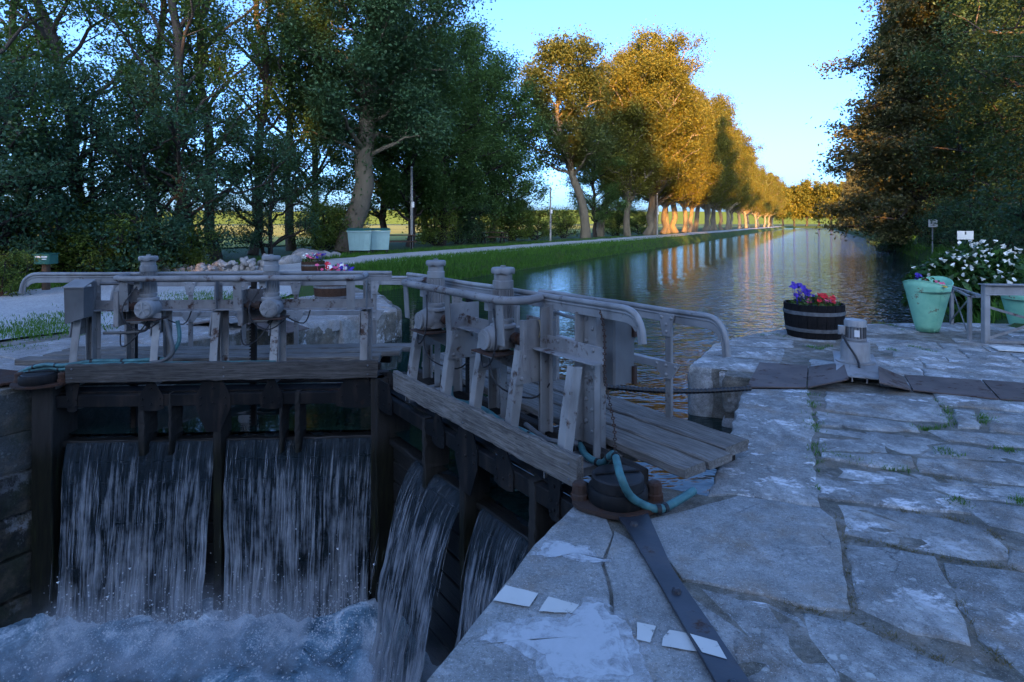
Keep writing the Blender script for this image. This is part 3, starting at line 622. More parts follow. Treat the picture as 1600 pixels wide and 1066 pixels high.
def paddle_motor(g, s, t=.03, zt=1.27):
    c = g.c; sg = g.sg; ST_ = M['steel_motor']
    m = MB(); m.lathe([(.074, zt - .42), (.082, zt - .40), (.082, zt - .385), (.068, zt - .38), (.068, zt - .16), (.079, zt - .155), (.079, zt - .10), (.07, zt - .095), (.07, zt - .035)], c(s, t, 0), 20)
    root = m.build('paddle_motor', ST_, g.root, True)
    m = MB()
    for k in range(20):
        a = 2 * math.pi * k / 20; d = Vector((math.cos(a), math.sin(a), 0)); p = c(s, t, 0) + d * .073
        m.beam(p + Vector((0, 0, zt - .375)), p + Vector((0, 0, zt - .165)), .004, .016, d, .001)
    m.build('cooling_fins', ST_, root)
    m = MB(); n = 24; prof = []
    for (r0, z, wav) in ((.086, zt - .045, 1), (.092, zt - .03, 1), (.09, zt - .008, .4), (.082, zt, 0), (.02, zt, 0), (.02, zt + .015, 0)):
        prof.append((r0, z, wav))
    V = []
    for (r0, z, wv) in prof:
        for k in range(n): a = 2 * math.pi * k / n; V.append(c(s, t, 0) + Vector((r0 * math.cos(a), r0 * math.sin(a), z + wv * .007 * math.sin(a * 6))))
    F = [(i * n + k, i * n + (k + 1) % n, (i + 1) * n + (k + 1) % n, (i + 1) * n + k) for i in range(5) for k in range(n)] + [tuple(range(n - 1, -1, -1)), tuple(range(5 * n, 6 * n))]
    m.add(V, F); m.build('rain_cap', ST_, root, True)
    m = MB(); m.box(c(s - .05 * sg, t - .095, zt - .27), (.07, .05, .11), .008); m.build('terminal_box', ST_, root)
    # gearbox: an upright housing with a round worm cover facing the chamber
    m = MB(); m.lathe([(.09, zt - .46), (.10, zt - .45), (.10, zt - .43), (.075, zt - .42)], c(s, t, 0), 18); m.box(c(s, t, zt - .53), (.15, .15, .15), .02); m.build('gear_neck', ST_, root, False)
    m = MB(); m.lathe([(.09, -.10), (.10, -.08), (.10, .06), (.085, .10), (.05, .115), (.045, .13)], c(s + .02, t - .04, zt - .535), 14, 'y'); m.build('gearbox', ST_, root, True)
    m = MB(); ctr = c(s + .02, t - .155, zt - .535); m.lathe([(.075, .012), (.078, 0)], ctr, 14, 'y')
    for k in range(5):
        a = 2 * math.pi * k / 5 + .3; m.beam(ctr, ctr + Vector((math.cos(a) * .07, -.004, math.sin(a) * .07)), .014, .012, (0, 1, 0), .002)
    for k in range(6):
        a = 2 * math.pi * k / 6; m.rivet(ctr + Vector((math.cos(a) * .062, -.002 * 1, math.sin(a) * .062)), (0, -1, 0), .009)
    m.build('gear_cover', ST_, root)
    m = MB(); m.beam(c(s - .13, t - .06, zt - .635), c(s + .17, t - .06, zt - .635), .24, .012); m.build('mount_plate', M['rust'], root)
    m = MB(); m.prism([c(s - .12, t - .17, zt - .64), c(s + .02, t - .17, zt - .64), c(s + .10, t - .02, zt - .64), c(s + .12, t + .1, zt - .64)], (0, 0, -.012))
    m.prism([c(s - .02, t - .16, zt - .64), c(s - .02, t + .12, zt - .64), c(s - .02, t + .12, zt - .80)], c(.012, 0, 0)); m.build('mount_bracket', M['steel'], root)
    # shaft, coupling and the side box it runs into
    m = MB(); m.tube([c(s - .08, t + .03, zt - .52), c(s - .30, t + .03, zt - .52)], [.022, .022], 10); m.lathe([(.045, 0), (.045, -.05), (.03, -.055), (.03, -.09), (.05, -.095), (.05, -.13)], c(s - .12, t + .03, zt - .52), 12, 'x'); m.build('drive_shaft', M['rust'], root)
    m = MB()
    m.beam(c(s - .30, t + .12, zt - .72), c(s - .30, t + .12, zt - .36), .01, .30, g.c(0, 1, 0)); m.beam(c(s - .20, t + .15, zt - .72), c(s - .20, t + .15, zt - .36), .2, .01, g.c(0, 1, 0)); m.beam(c(s - .30, t - .03, zt - .72), c(s - .30, t - .03, zt - .36), .05, .03, g.c(0, 1, 0))
    m.build('shaft_housing', M['steel_rusty'], root)
    # toothed rack going down to the paddle
    m = MB(); x0 = s - .25; m.beam(c(x0, .23, .98), c(x0, .23, -1.1), .05, .05)
    for k in range(60): m.beam(c(x0 - .04, .23, .92 - k * .033), c(x0 - .025, .23, .92 - k * .033), .045, .016, (0, 0, 1), .002)
    m.build('rack_bar', M['iron_dark'], root)
    m = MB()
    for pts in ([c(s - .05, t - .12, zt - .30), c(s - .16, t - .17, zt - .5), c(s - .12, t - .18, zt - .66), c(s + .03, t - .16, zt - .74), c(s + .16, t - .1, zt - .66)], [c(s + .12, t - .05, zt - .6), c(s + .3, t + .1, zt - .72), c(s + .36, t + .18, zt - .55)], [c(s + .05, t - .1, zt - .65), c(s - .1, t - .12, zt - .85), c(s - .3, t + .05, zt - .93), c(s - .38, t + .18, zt - .8)]):
        m.tube(spline(pts, 5), .007, 6)
    m.build('cable', M['cable'], root)
    return root

def build_gate(g, A, rear, motors, board, planks, railA, railB, pipe, posts, bays, hint):
    c = g.c; sg = g.sg; root = g.root; S = M['steel']
    wood_bar('fascia_board', board[0], board[1], -.20, -.145, .035, .215, sg, M['wood_grey' if sg < 0 else 'wood_dark2'], root, 3 + sg, .006, 40)
    m = MB()
    for s in (board[0] + .06, board[1] - .1, (board[0] + board[1]) / 2):
        for z in (.08, .17): m.rivet(c(s, -.203, z), c(0, -1, 0), .010)
    m.build('board_bolts', M['hoop'], root)
    for i, (t0, t1, s0, s1) in enumerate(planks): wood_bar('walkway_plank', s0, s1, t0, t1, .075, .135, sg, M['wood_grey'], root, 20 + i, .004, 34)
    wood_bar('deck_timber', .0, g.len - .1, .20, .28, -.10, .10, sg, M['wood_dark'], root, 31)
    wood_bar('deck_timber', -.1, g.len - .1, .95, 1.03, -.07, .06, sg, M['wood_dark'], root, 37)
    for s in A + [rear[0], rear[-1]]:
        m = MB(); m.beam(c(s, -.14, .045), c(s, 1.08, .045), .11, .012); m.beam(c(s, -.14, .0), c(s, 1.08, .0), .012, .08); m.build('cross_bearer', S, root)
    # trestles: a raking leg on the board side, an upright leg, a riveted gusset
    for i, s in enumerate(A):
        m = MB(); m.beam(c(s, -.125, .05), c(s, -.07, .42), .075, .012, g.c(0, 1, 0)); m.beam(c(s, -.07, .415), c(s, -.02, .69), .075, .012, g.c(0, 1, 0)); m.beam(c(s - .034, -.095, .05), c(s - .034, .005, .69), .010, .07, g.c(0, 1, 0)); m.build('raking_leg', M['steel_peel'], root)
        m = MB(); m.beam(c(s, .20, .05), c(s, .20, .70), .07, .012, g.c(0, 1, 0)); m.beam(c(s - .03, .175, .05), c(s - .03, .175, .70), .010, .06, g.c(0, 1, 0)); m.build('upright_leg', S, root)
        if sg < 0 and i == 0: continue
        m = MB(); m.prism([c(s - .046, -.085, .46), c(s - .046, .225, .46), c(s - .046, .225, .70), c(s - .046, -.015, .70)], c(-.010, 0, 0))
        for (t, z) in ((-.03, .50), (.16, .50), (.0, .65), (.16, .65)): m.rivet(c(s - .057, t, z), c(-1, 0, 0), .017)
        m.build('gusset', S, root)
    # the long angle over the trestles, the uprights that carry rail and guard pipe
    s0, s1 = A[0] + .1, A[-1] + .05
    m = MB(); m.beam(c(s0 - .2, .17, .75), c(s1, .17, .75), .010, .10); m.beam(c(s0 - .2, .12, .702), c(s1, .12, .702), .10, .010)
    for k in range(int((s1 - s0) / .18)): m.rivet(c(s0 - .1 + k * .18, .164, .77), c(0, -1, 0), .014)
    m.build('angle_beam', M['steel_rusty'], root)
    for s in posts:
        m = MB(); m.beam(c(s, .19, .10), c(s, .19, 1.02), .085, .010, g.c(0, 1, 0)); m.beam(c(s, .15, .10), c(s, .15, 1.0), .010, .08, g.c(0, 1, 0))
        for z in (.3, .5, .74, .88, .96): m.rivet(c(s + .022, .184, z), c(0, -1, 0), .014)
        m.build('rail_post', S, root)
    # guard pipe round the motors
    a, b = pipe; z = 1.05; r = .031
    pts = [c(a, .17, z + .01)] + bez(c(a, .05, z), c(a, -.13, z), c(a + .16, -.135, z), 7) + [c(a + (b - a) * .5, -.135, z)] + bez(c(b - .14, -.135, z), c(b, -.13, z), c(b, .05, z), 7) + [c(b, .17, z + .01)]
    m = MB(); m.tube(pts, r, 14); m.build('guard_pipe', M['steel_rusty'], root, True)
    for s in (a + .12, (a + b) / 2, b - .1): m = MB(); m.beam(c(s, -.10, .72), c(s, -.12, 1.03), .085, .012, g.c(0, 1, 0)); m.build('pipe_stay', S, root)
    # hand rails: a round-topped bar over a flat, turned down at the end over the quay
    def rail(name, t, z, e0, e1, drop, rr=.02):
        turn = .17
        pts = [c(e0, t, z - drop)] + bez(c(e0 + .005, t, z - drop * .75), c(e0 + .03, t, z), c(e0 + turn, t, z), 9) + [c(e0 + (e1 - e0) * k / 8, t, z + .003 * math.sin(k * 2.1)) for k in range(2, 9)]
        m = MB(); m.tube(pts, rr, 12); m.tube([Vector((p.x, p.y, p.z - .03)) if i > 3 else p + c(.03, 0, -.01) for i, p in enumerate(pts)], .012, 6); o = m.build(name, M['steel_clean'], root, True)
        m = MB(); q = pts[4:]
        for i in range(len(q) - 1): m.beam(q[i] + Vector((0, 0, -.055)), q[i + 1] + Vector((0, 0, -.055)), .010, .07)
        m.build('rail_flat', M['steel_clean'], root)
    rail('hand_rail', .20, 1.075, railA[0], railA[1], .20)
    rail('hand_rail', 1.06, .945, railB[0], railB[1], .26)
    m = MB(); m.beam(c(rear[0], 1.05, .52), c(rear[-1], 1.05, .52), .010, .055); m.beam(c(rear[0], 1.075, .545), c(rear[-1], 1.075, .545), .05, .008); m.build('mid_rail', M['steel_clean'], root)
    for i, s in enumerate(rear):
        m = MB(); m.beam(c(s, 1.06, .06), c(s, 1.06, .92), .055, .012, g.c(0, 1, 0)); m.beam(c(s, 1.085, .06), c(s, 1.085, .92), .010, .05, g.c(0, 1, 0)); m.build('walkway_post', S, root)
        y = 1.043; ss = s
        for pl_, rv in (([(-.075, .915), (.075, .915), (.035, .75), (-.035, .75)], ((-.045, .89), (.045, .89), (0, .84), (0, .785))), ([(-.13, .555), (.13, .555), (.045, .43), (-.045, .43)], ((-.09, .53), (.09, .53), (0, .53), (0, .46)))):
            m = MB(); m.prism([c(ss + q, y, z) for q, z in pl_], c(0, -.010, 0))
            for (q, z) in rv: m.rivet(c(ss + q, y - .010, z), c(0, -1, 0), .014)
            m.build('post_gusset', M['steel_clean'], root)
    for s in motors: paddle_motor(g, s)
    # ---- below the deck
    e = g.len
    m = MB(); m.beam(c(.05, -.10, -.17), c(e - .06, -.10, -.17), .07, .12, (0, 0, 1), .006); m.build('top_girder', M['iron_dark'], root)
    m = MB(); m.beam(c(.05, .03, -.10), c(e - .06, .03, -.10), .2, .02); m.build('girder_web', M['iron_dark'], root)
    gp = [(A[0] + .02, .13, .05), (A[1], .05, .12), ((A[2] + .02), .17, .17), (A[3], .05, .11), (e - .28, .2, .2)] if len(A) > 4 else [(s, .06, .12) for s in A]
    for i, (s, w0, w1) in enumerate(gp):
        m = MB(); y = -.138
        m.prism([c(s - w0 * .55, y, .03), c(s + w0 * .55, y, .03), c(s + w1, y, -.13), c(s + w1, y, -.25), c(s + w1 * .4, y, -.27 - (.22 if i == 2 else 0)), c(s - w1 * .4, y, -.27 - (.22 if i == 2 else 0)), c(s - w1, y, -.25), c(s - w1, y, -.13)], c(0, -.010, 0))
        for (q, z) in ((-.7, -.15), (.7, -.15), (-.7, -.22), (.7, -.22), (0, -.05), (0, -.20)): m.rivet(c(s + q * w1, y - .010, z), c(0, -1, 0), .013)
        m.build('girder_gusset', M['iron_dark'], root)
    for i, (s, w) in enumerate(bays):
        wood_post(g, s, w, -.14, .10, -2.6 if w > .08 else -.72, -.10)
    wood_post(g, .06, .20, -.18, .2, -2.7, .02, 'heel_post'); wood_post(g, e - .07, .13, -.16, .2, -2.7, .03, 'mitre_post')
    for k in range(9):
        wood_bar('gate_plank', .05, e - .05, .02, .09, -.615 - (k + 1) * .215 + .006, -.615 - k * .215 - .004, sg, M['wood_wet'], root, 60 + k, .005, 12)
    wood_bar('weir_sill', .05, e - .05, -.03, .12, -.66, -.60, sg, M['wood_wet'], root, 71, .006, 20)
def wood_post(g, s, w, t0, t1, z0, z1, name='gate_post'):
    r = random.Random(int(s * 1000)); V = []; n = 14; ring = [(-w / 2 + .008, t0), (w / 2 - .008, t0), (w / 2, t0 + .01), (w / 2, t1), (-w / 2, t1), (-w / 2, t0 + .01)]
    for i in range(n + 1):
        z = z0 + (z1 - z0) * i / n
        for (a, t) in ring: V.append((s + a + r.uniform(-.005, .005), g.sg * (t + r.uniform(-.005, .005)), z))
    k = 6; F = [(i * k + j, i * k + (j + 1) % k, (i + 1) * k + (j + 1) % k, (i + 1) * k + j) for i in range(n) for j in range(k)] + [tuple(range(k - 1, -1, -1)), tuple(range(n * k, n * k + k))]
    m = MB(); m.add(V, F); return m.build(name, M['post_wet'], g.root)
m_steel('steel_rusty', (.29, .285, .28), .43); m_steel('steel_peel', (.33, .33, .32), .42)
m_wood('wood_dark2', (.15, .14, .128), (.032, .029, .026))
def m_postwet():
    t = NT('post_wet'); w = t.n('NewGeometry').outputs['Position']; mp = t.n('Mapping'); mp.inputs['Scale'].default_value = (9, 9, .8); t.l(w, mp.inputs['Vector']); n = t.noise(mp.outputs[0], 3, 6, .7)
    sep = t.n('SeparateXYZ'); t.l(w, sep.inputs[0]); k = t.ramp(t.math('ADD', t.math('MULTIPLY', sep.outputs[2], .5), t.math('ADD', t.math('MULTIPLY', n, .25), .85)), [(.60, 0.0), (.72, 1.0)])
    dry = t.mix(n, (.012, .011, .010), (.05, .047, .042)); wet = t.ramp(n, [(.3, (.007, .007, .006)), (.55, (.016, .016, .010)), (.7, (.03, .036, .012))])
    t.bsdf(t.mix(k, wet, dry), t.mix(k, .45, .9), 0, t.bump(n, .9, .008), .2); M['post_wet'] = t.m
m_postwet()

GL = Gate(HL, AP, 1, 'left lock gate seen square on, with control cabinet and two grey paddle motors')
GR = Gate(HR, AP, -1, 'right lock gate running towards the viewer, with teal hose along its board')
sl_ = lambda px, t=-.1: GL.s_at(px, t); sr_ = lambda px, t=-.1: GR.s_at(px, t)
build_gate(GL, [sl_(114), sl_(240), sl_(333), sl_(427), sl_(568)], [GL.s_at(x, 1.06) for x in (198, 298, 381, 463, 585)], [sl_(232, .03), sl_(424, .03)], (sl_(102, -.2), sl_(590, -.2)),
           [(.40, .60, -.62, 3.25), (.64, .84, -.5, 3.45), (.88, 1.1, -.45, 3.6)], (GL.s_at(33, .2), GL.s_at(612, .2)), (.0, GL.s_at(660, 1.06)), (GL.s_at(172, -.13), GL.s_at(563, -.13)), [GL.s_at(152, .2), GL.s_at(205, .2), GL.s_at(342, .2), GL.s_at(574, .2)],
           [(sl_(224), .065), (sl_(268), .03), (sl_(342), .085), (sl_(440), .03), (sl_(466), .05)], 'left')
build_gate(GR, [sr_(878), sr_(795), sr_(738), sr_(692), sr_(640)], [.5, 1.36, 1.86, 2.5], [sr_(786, .03), sr_(681, .03)], (sr_(900, -.2), sr_(614, -.2)),
           [(.36, .56, -.22, 3.25), (.59, .82, -.22, 3.5), (.86, 1.12, -.14, 3.6)], (-.04, 3.25), (-.02, 2.1), (.93, 2.72), [.86, 1.55, 2.15, 2.72],
           [(sr_(838), .08), (sr_(728), .09), (sr_(668), .06)], 'right')
c = GR.c
m = MB(); m.beam(c(.50, .26, .02), c(.50, .26, 1.05), .13, .012, c(0, 1, 0)); m.beam(c(.56, .22, .02), c(.56, .22, 1.0), .012, .09, c(0, 1, 0)); m.beam(c(.44, .30, .02), c(.44, .30, 1.03), .012, .09, c(0, 1, 0))
for z in (.25, .4, .55, .68, .80, .95): m.rivet(c(.53, .252, z), c(0, -1, 0), .016); m.rivet(c(.47, .252, z - .06), c(0, -1, 0), .014)
m.build('heel_upright', M['steel'], GR.root)
m = MB(); m.box(c(.40, .42, .74), (.14, .20, .44), .012); k = m.build('junction_box', M['cabinet'], GR.root)
for z in (.57, .89): m = MB(); m.beam(c(.32, .50, z - .06), c(.32, .50, z + .06), .03, .03); m.build('hinge', M['rust'], k)
m = MB(); m.tube(spline([c(.62, .3, .66), c(.66, .3, .9), c(.8, .3, .93), c(1.0, .3, .92), c(1.04, .3, .7), c(1.0, .3, .45)], 5), .014, 8); m.tube([c(.6, .36, .72), c(1.05, .36, .72)], .018, 8); m.build('conduit', M['steel_clean'], GR.root, True)
m = MB(); m.tube([c(.86, .13, .9), c(.86, .24, .9), c(.9, .25, .89), c(.9, .12, .9), c(.86, .13, .9)], .004, 5); m.tube(spline([c(.88, .12, .9), c(.87, .12, .84), c(.89, .12, .78)]), .005, 5); m.build('twine_tie', M['twine'], GR.root)
c = GL.c; s0 = sl_(118)
m = MB(); m.prism([c(s0 - .10, -.12, .96), c(s0 + .09, -.12, .96), c(s0 + .09, -.12, .66), c(s0 - .09, -.12, .60)], c(0, .16, 0)); cab = m.build('control_cabinet', M['cabinet'], GL.root)
m = MB(); m.prism([c(s0 - .11, -.135, .96), c(s0 + .10, -.135, .96), c(s0 + .10, .06, 1.02), c(s0 - .11, .06, 1.02)], c(0, 0, .012)); m.build('cabinet_roof', M['steel_clean'], cab)
m = MB(); m.tube(spline([c(s0 + .12, .1, .98), c(s0 + .45, .1, .98), c(s0 + .58, .1, .96), c(s0 + .62, .1, .8), c(s0 + .60, .1, .55), c(s0 + .5, .1, .48), c(s0 + .15, .1, .47)], 5), .016, 8); m.build('conduit', M['cabinet'], GL.root, True)
m = MB(); m.tube(spline([c(sl_(250), .0, .62), c(sl_(262), -.05, .45), c(sl_(268), -.08, .3), c(sl_(255), -.1, .22), c(sl_(235), -.1, .2)], 6), .022, 9); m.build('flexible_conduit', M['cabinet'], GL.root, True)
m = MB(); m.beam(c(3.3, .1, -.05), c(3.46, -.14, .02), .04, .14); m.build('mitre_block', M['wood_dark'], GL.root)

# ------------------------------------------------------------------ water coming over the sills
def fall(g, s0, s1, v0, label, seed, zend=LW + .0, thin=.5, head=.05):
    rg = np.random.default_rng(seed); ns = max(8, int((s1 - s0) / .016)); nt = 70
    s = np.linspace(s0, s1, ns); hs = np.linspace(0, 1, nt) ** 1.25 * (WL - zend - .05)
    top = [(.45, WL - .004), (.3, WL - .012), (.2, WL - .025), (.12, WL - .04), (.05, WL - .055)]
    prof = list(top); arc = [0]
    for h in hs[1:]: prof.append((.02 - v0 * math.sqrt(2 * h / 9.81) * 1.0 - .03, WL - .058 - h))
    prof = np.array(prof); seg = np.r_[0, np.cumsum(np.hypot(np.diff(prof[:, 0]), np.diff(prof[:, 1])))]
    SS, TT = np.meshgrid(s, prof[:, 0], indexing='xy'); ZZ = np.repeat(prof[:, 1][:, None], ns, 1); AA = np.repeat(seg[:, None], ns, 1)
    k = np.clip((AA - .45) / 1.2, 0, 1)
    dis = (fbm(SS * 28 + seed * 5, AA * 1.2, None, 3, seed) - .45) * .055 * k + (fbm(SS * 8 + seed, AA * 2.5, None, 3, seed + 3) - .45) * .12 * k + (vnoise(SS * 45, AA * .6 + seed, None, seed) - .5) * .012
    TT = TT + dis; SS2 = SS + (SS - (s0 + s1) / 2) * (-.06 * k) + (vnoise(AA * 3, SS * 9, None, seed) - .5) * .02 * k
    V = np.stack([SS2, g.sg * TT, ZZ], -1).reshape(-1, 3); id_ = np.arange(len(V)).reshape(SS.shape)
    F = np.stack([id_[:-1, :-1], id_[:-1, 1:], id_[1:, 1:], id_[1:, :-1]], -1).reshape(-1, 4)
    uv = np.stack([SS + seed * 3.1, AA], -1).reshape(-1, 2)
    root = link('waterfall', np_mesh('waterfall', V, F, None, uv), M['fall'], None, True, g.h, (0, 0, math.atan2(g.ex.y, g.ex.x)))
    root.location.z = 0
    tag(root, label, 'waterfall', 'water spilling over the gate sills')
    m = MB(); r = random.Random(seed)
    for i in range(int((s1 - s0) * 85)):
        ss = r.uniform(s0 + .01, s1 - .01); vv_ = v0 * r.uniform(.8, 1.35); h0 = r.uniform(0, 1.0) ** 1.2 * 1.2; h1 = min(WL - zend, h0 + r.uniform(.08, .5)); n = 6; w = r.uniform(.0008, .0028); dr = r.uniform(-.03, .03)
        pts = []
        for q in range(n):
            h = h0 + (h1 - h0) * q / (n - 1); pts.append(Vector((ss + dr * h + r.uniform(-.003, .003), g.sg * (-.02 - vv_ * math.sqrt(2 * h / 9.81)), WL - .055 - h)))
        m.tube(pts, [w * .3] + [w * r.uniform(.6, 1.2) for _ in range(n - 2)] + [w * .2], 3, False)
    st = m.build('water_strands', M['strand'], root, True); tag(st, kind='stuff')
    return root
fall(GL, sl_(97), sl_(335), .42, 'broad fall of water left of the left gate\'s middle post', 1)
fall(GL, sl_(350), sl_(585), .40, 'broad fall of water between the middle post and the mitre post', 3)
fall(GR, sr_(722), sr_(640), .85, 'long arching fall from the right gate nearest the mitre post', 5)
fall(GR, sr_(826), sr_(742), .62, 'short fall of water from the right gate nearest the coping', 6)
# spray thrown up where the water lands
rg = np.random.default_rng(5); n = 7000
gi = rg.random(n) < .68; ss = rg.uniform(.25, 3.2, n); tt = -.25 - np.abs(rg.normal(0, .35, n)); hh = np.abs(rg.exponential(.13, n)); sz = rg.uniform(.0015, .006, n) * np.where(rg.random(n) < .06, 1.8, 1)
def spray(g, ss, tt): return np.stack([g.h.x + g.ex.x * ss + g.ey.x * tt, g.h.y + g.ex.y * ss + g.ey.y * tt], -1)
pp = np.where(gi[:, None], spray(GL, ss, tt), spray(GR, ss, tt)); C3 = np.c_[pp, LW + .05 + hh]
off4 = np.array([(1, 1, 1), (-1, -1, 1), (-1, 1, -1), (1, -1, -1)], float); V = (C3[:, None, :] + off4[None] * sz[:, None, None]).reshape(-1, 3)
b = np.arange(n)[:, None] * 4; F = np.concatenate([b + np.array(f)[None] for f in ((0, 1, 2), (0, 3, 1), (0, 2, 3), (1, 3, 2))], 0)
m_simple('droplet', (.85, .88, .9), .3, .02)
tag(link('spray', np_mesh('spray', V, F), M['droplet']), 'fine white spray over the foam below the gates', 'spray', None, 'stuff')

# ------------------------------------------------------------------ anchor collars, straps
def anchor(g, wp, label, strap=None, caph=.12):
    o = Vector((wp.x, wp.y, 0)); root = empty('gate_anchor', o, 0, label, 'gate anchor', 'gate anchors'); W = lambda p: Vector((p.x - o.x, p.y - o.y, p.z))
    n = 40; m = MB(); pl = []
    for k in range(n):
        a = 2 * math.pi * k / n; r = .215 + .045 * max(0, math.cos(2 * a)) ; pl.append(Vector((r * math.cos(a), r * .92 * math.sin(a), .012)))
    m.prism(pl, (0, 0, .022)); m.build('flange', M['rust'], root)
    m = MB(); m.lathe([(.165, .035), (.17, .05), (.17, .10), (.16, .115), (.15, .115)], (0, 0, 0), 32); m.build('collar', M['iron_dark'], root, True)
    m = MB(); m.lathe([(.148, .11), (.148, .11 + caph * .5), (.14, .118 + caph * .5), (.02, .122 + caph * .5)], (0, 0, 0), 28); cp = m.build('pivot_cap', M['black_cap'], root, True)
    m = MB(); m.beam((-.13, -.02, .126 + caph * .5), (.13, .03, .126 + caph * .5), .018, .01); m.build('cap_seam', M['iron_dark'], cp)
    for sx in (-1, 1):
        m = MB(); m.lathe([(.05, .034), (.05, .06), (.042, .065), (.042, .115), (.032, .125), (.015, .128)], (sx * .215, .02, 0), 10); m.build('bolt', M['rust'], root, False)
    return root, o
ca = P(965, 762, .1); anR, oR = anchor(GR, ca, 'rusty anchor collar with black pivot cap at the foot of the right gate')
m = MB(); q = [P(958, 800, .016), P(1008, 796, .016), P(1051, 894, .016), P(1116, 988, .016), P(1168, 1066, .016), P(1290, 1260, .016), P(1225, 1260, .016), P(1116, 1066, .016), P(1072, 988, .016), P(1018, 894, .016), P(978, 826, .016)]
m.prism([p - oR for p in q], (0, 0, .014)); strap = m.build('anchor_strap', M['iron_strap'], anR)
for px, py in ((991, 820), (1057, 925), (1145, 1072)):
    m = MB(); m.rivet(P(px, py, .03) - oR, (0, 0, 1), .022); m.build('rivet', M['iron_strap'], strap)
m = MB(); q = [P(1078, 990, .0325), P(1120, 1002, .0325), P(1136, 1030, .0325), P(1097, 1019, .0325)]; m.add([p - oR for p in q], [(0, 1, 2, 3)]); m.build('painted_mark', M['paint_worn'], strap)
anL, oL = anchor(GL, P(62, 590, .08), 'low rusty anchor collar under the hoses at the far left quay', None, .02)
m = MB(); m.prism([L(3.0, -7.15, .01) - oL, L(3.5, -7.0, .01) - oL, L(3.3, -8.2, .01) - oL, L(2.6, -9.2, .01) - oL, L(2.5, -9.1, .01) - oL], (0, 0, .02)); m.build('anchor_strap', M['rust'], anL)
# ================================================================== things on and round the lock
def hose(name, pts, r, mat, label, ties=(), n=8, ribs=True):
    o = Vector((pts[0].x, pts[0].y, 0)); root = empty(name, o, 0, label, 'hose'); q = spline([p - o for p in pts], n)
    m = MB(); m.tube(q, [r * (1 + (.05 if i % 2 and ribs else 0)) for i in range(len(q))], 10); m.build('hose_wall', M[mat], root, True)
    for k in ties:
        i = int(k * (len(q) - 2)); d = (q[i + 1] - q[i]).normalized(); m = MB(); m.tube([q[i] - d * .012, q[i] + d * .012], r * 1.22, 10); m.build('cable_tie', M['rubber'], root)
    return root
hp = [GR.w(2.25, .22, .35), GR.w(2.2, .14, .17)] + [GR.w(s, .02 - .03 * math.sin(s * 3), .10 + .012 * math.sin(s * 9)) for s in (2.0, 1.75, 1.5, 1.25, 1.0, .8, .6)] + [P(898, 688, .10), P(916, 712, .09), P(940, 724, .10), P(953, 713, .22), P(961, 712, .28), P(970, 745, .26), P(985, 775, .14), P(1008, 790, .05), P(1032, 795, .04), P(1058, 783, .045), P(1084, 767, .05)]
hose('hose', hp, .022, 'hose', 'teal hose lying along the right gate and looping over the pivot cap', (.18, .28, .36, .43, .5, .57, .63, .70, .9, .92))
m = MB(); m.tube(spline([GR.w(1.0, .08, .13), GR.w(.8, .06, .11), GR.w(.62, .03, .13), P(903, 693, .13)], 6), .018, 8)
o = m.build('hose', M['cabinet'], None, True); tag(o, 'thin grey conduit tied beside the teal hose on the right gate', 'hose')
hose('hose', [P(30, 583, .05), P(48, 575, .12), P(72, 570, .17), P(100, 571, .19)] + [GL.w(s, -.06, .22 + .008 * math.sin(s * 7)) for s in (.5, .8, 1.1)] + [GL.w(1.2, -.04, .24), GL.w(1.28, .02, .4), GL.w(1.25, .05, .6)], .02, 'hose', 'upper teal hose bent over the left anchor collar', (.15, .3, .45, .55, .7))
hose('hose', [P(25, 588, .03), P(45, 581, .08), P(75, 575, .13), P(100, 577, .15)] + [GL.w(s, -.11, .195) for s in (.5, 1.0, 1.5, 2.0, 2.3)], .018, 'hose', 'lower teal hose running far along the left gate board', (.15, .35, .6, .8))
a = GR.w(1.42, 1.14, .16); b = P(1172, 607, .03); pts = [a.lerp(b, k / 80) - Vector((0, 0, .04 * math.sin(math.pi * k / 80))) for k in range(81)]
m = MB(); m.tube(pts, [.021 if k % 2 else .026 for k in range(81)], 8); tag(m.build('corrugated_pipe', M['rubber']), 'black corrugated cable pipe spanning from the right gate to the quay', 'pipe')
a = GR.w(.34, .2, 1.04); b = P(961, 712, .29); m = MB(); n = 46
for k in range(n):
    p = a.lerp(b, (k + .5) / n) + Vector((.012 * math.sin(k * .21), 0, 0)); d = (b - a) / n * .72; s = Vector((.009, 0, 0)) if k % 2 else Vector((0, .009, 0))
    m.tube([p - d * .5, p - d * .25 + s, p + d * .25 + s, p + d * .5, p + d * .25 - s, p - d * .25 - s, p - d * .5], .0035, 5)
tag(m.build('chain', M['rust']), 'thin rusty chain hanging from the right gate\'s hand rail to the hose', 'chain')

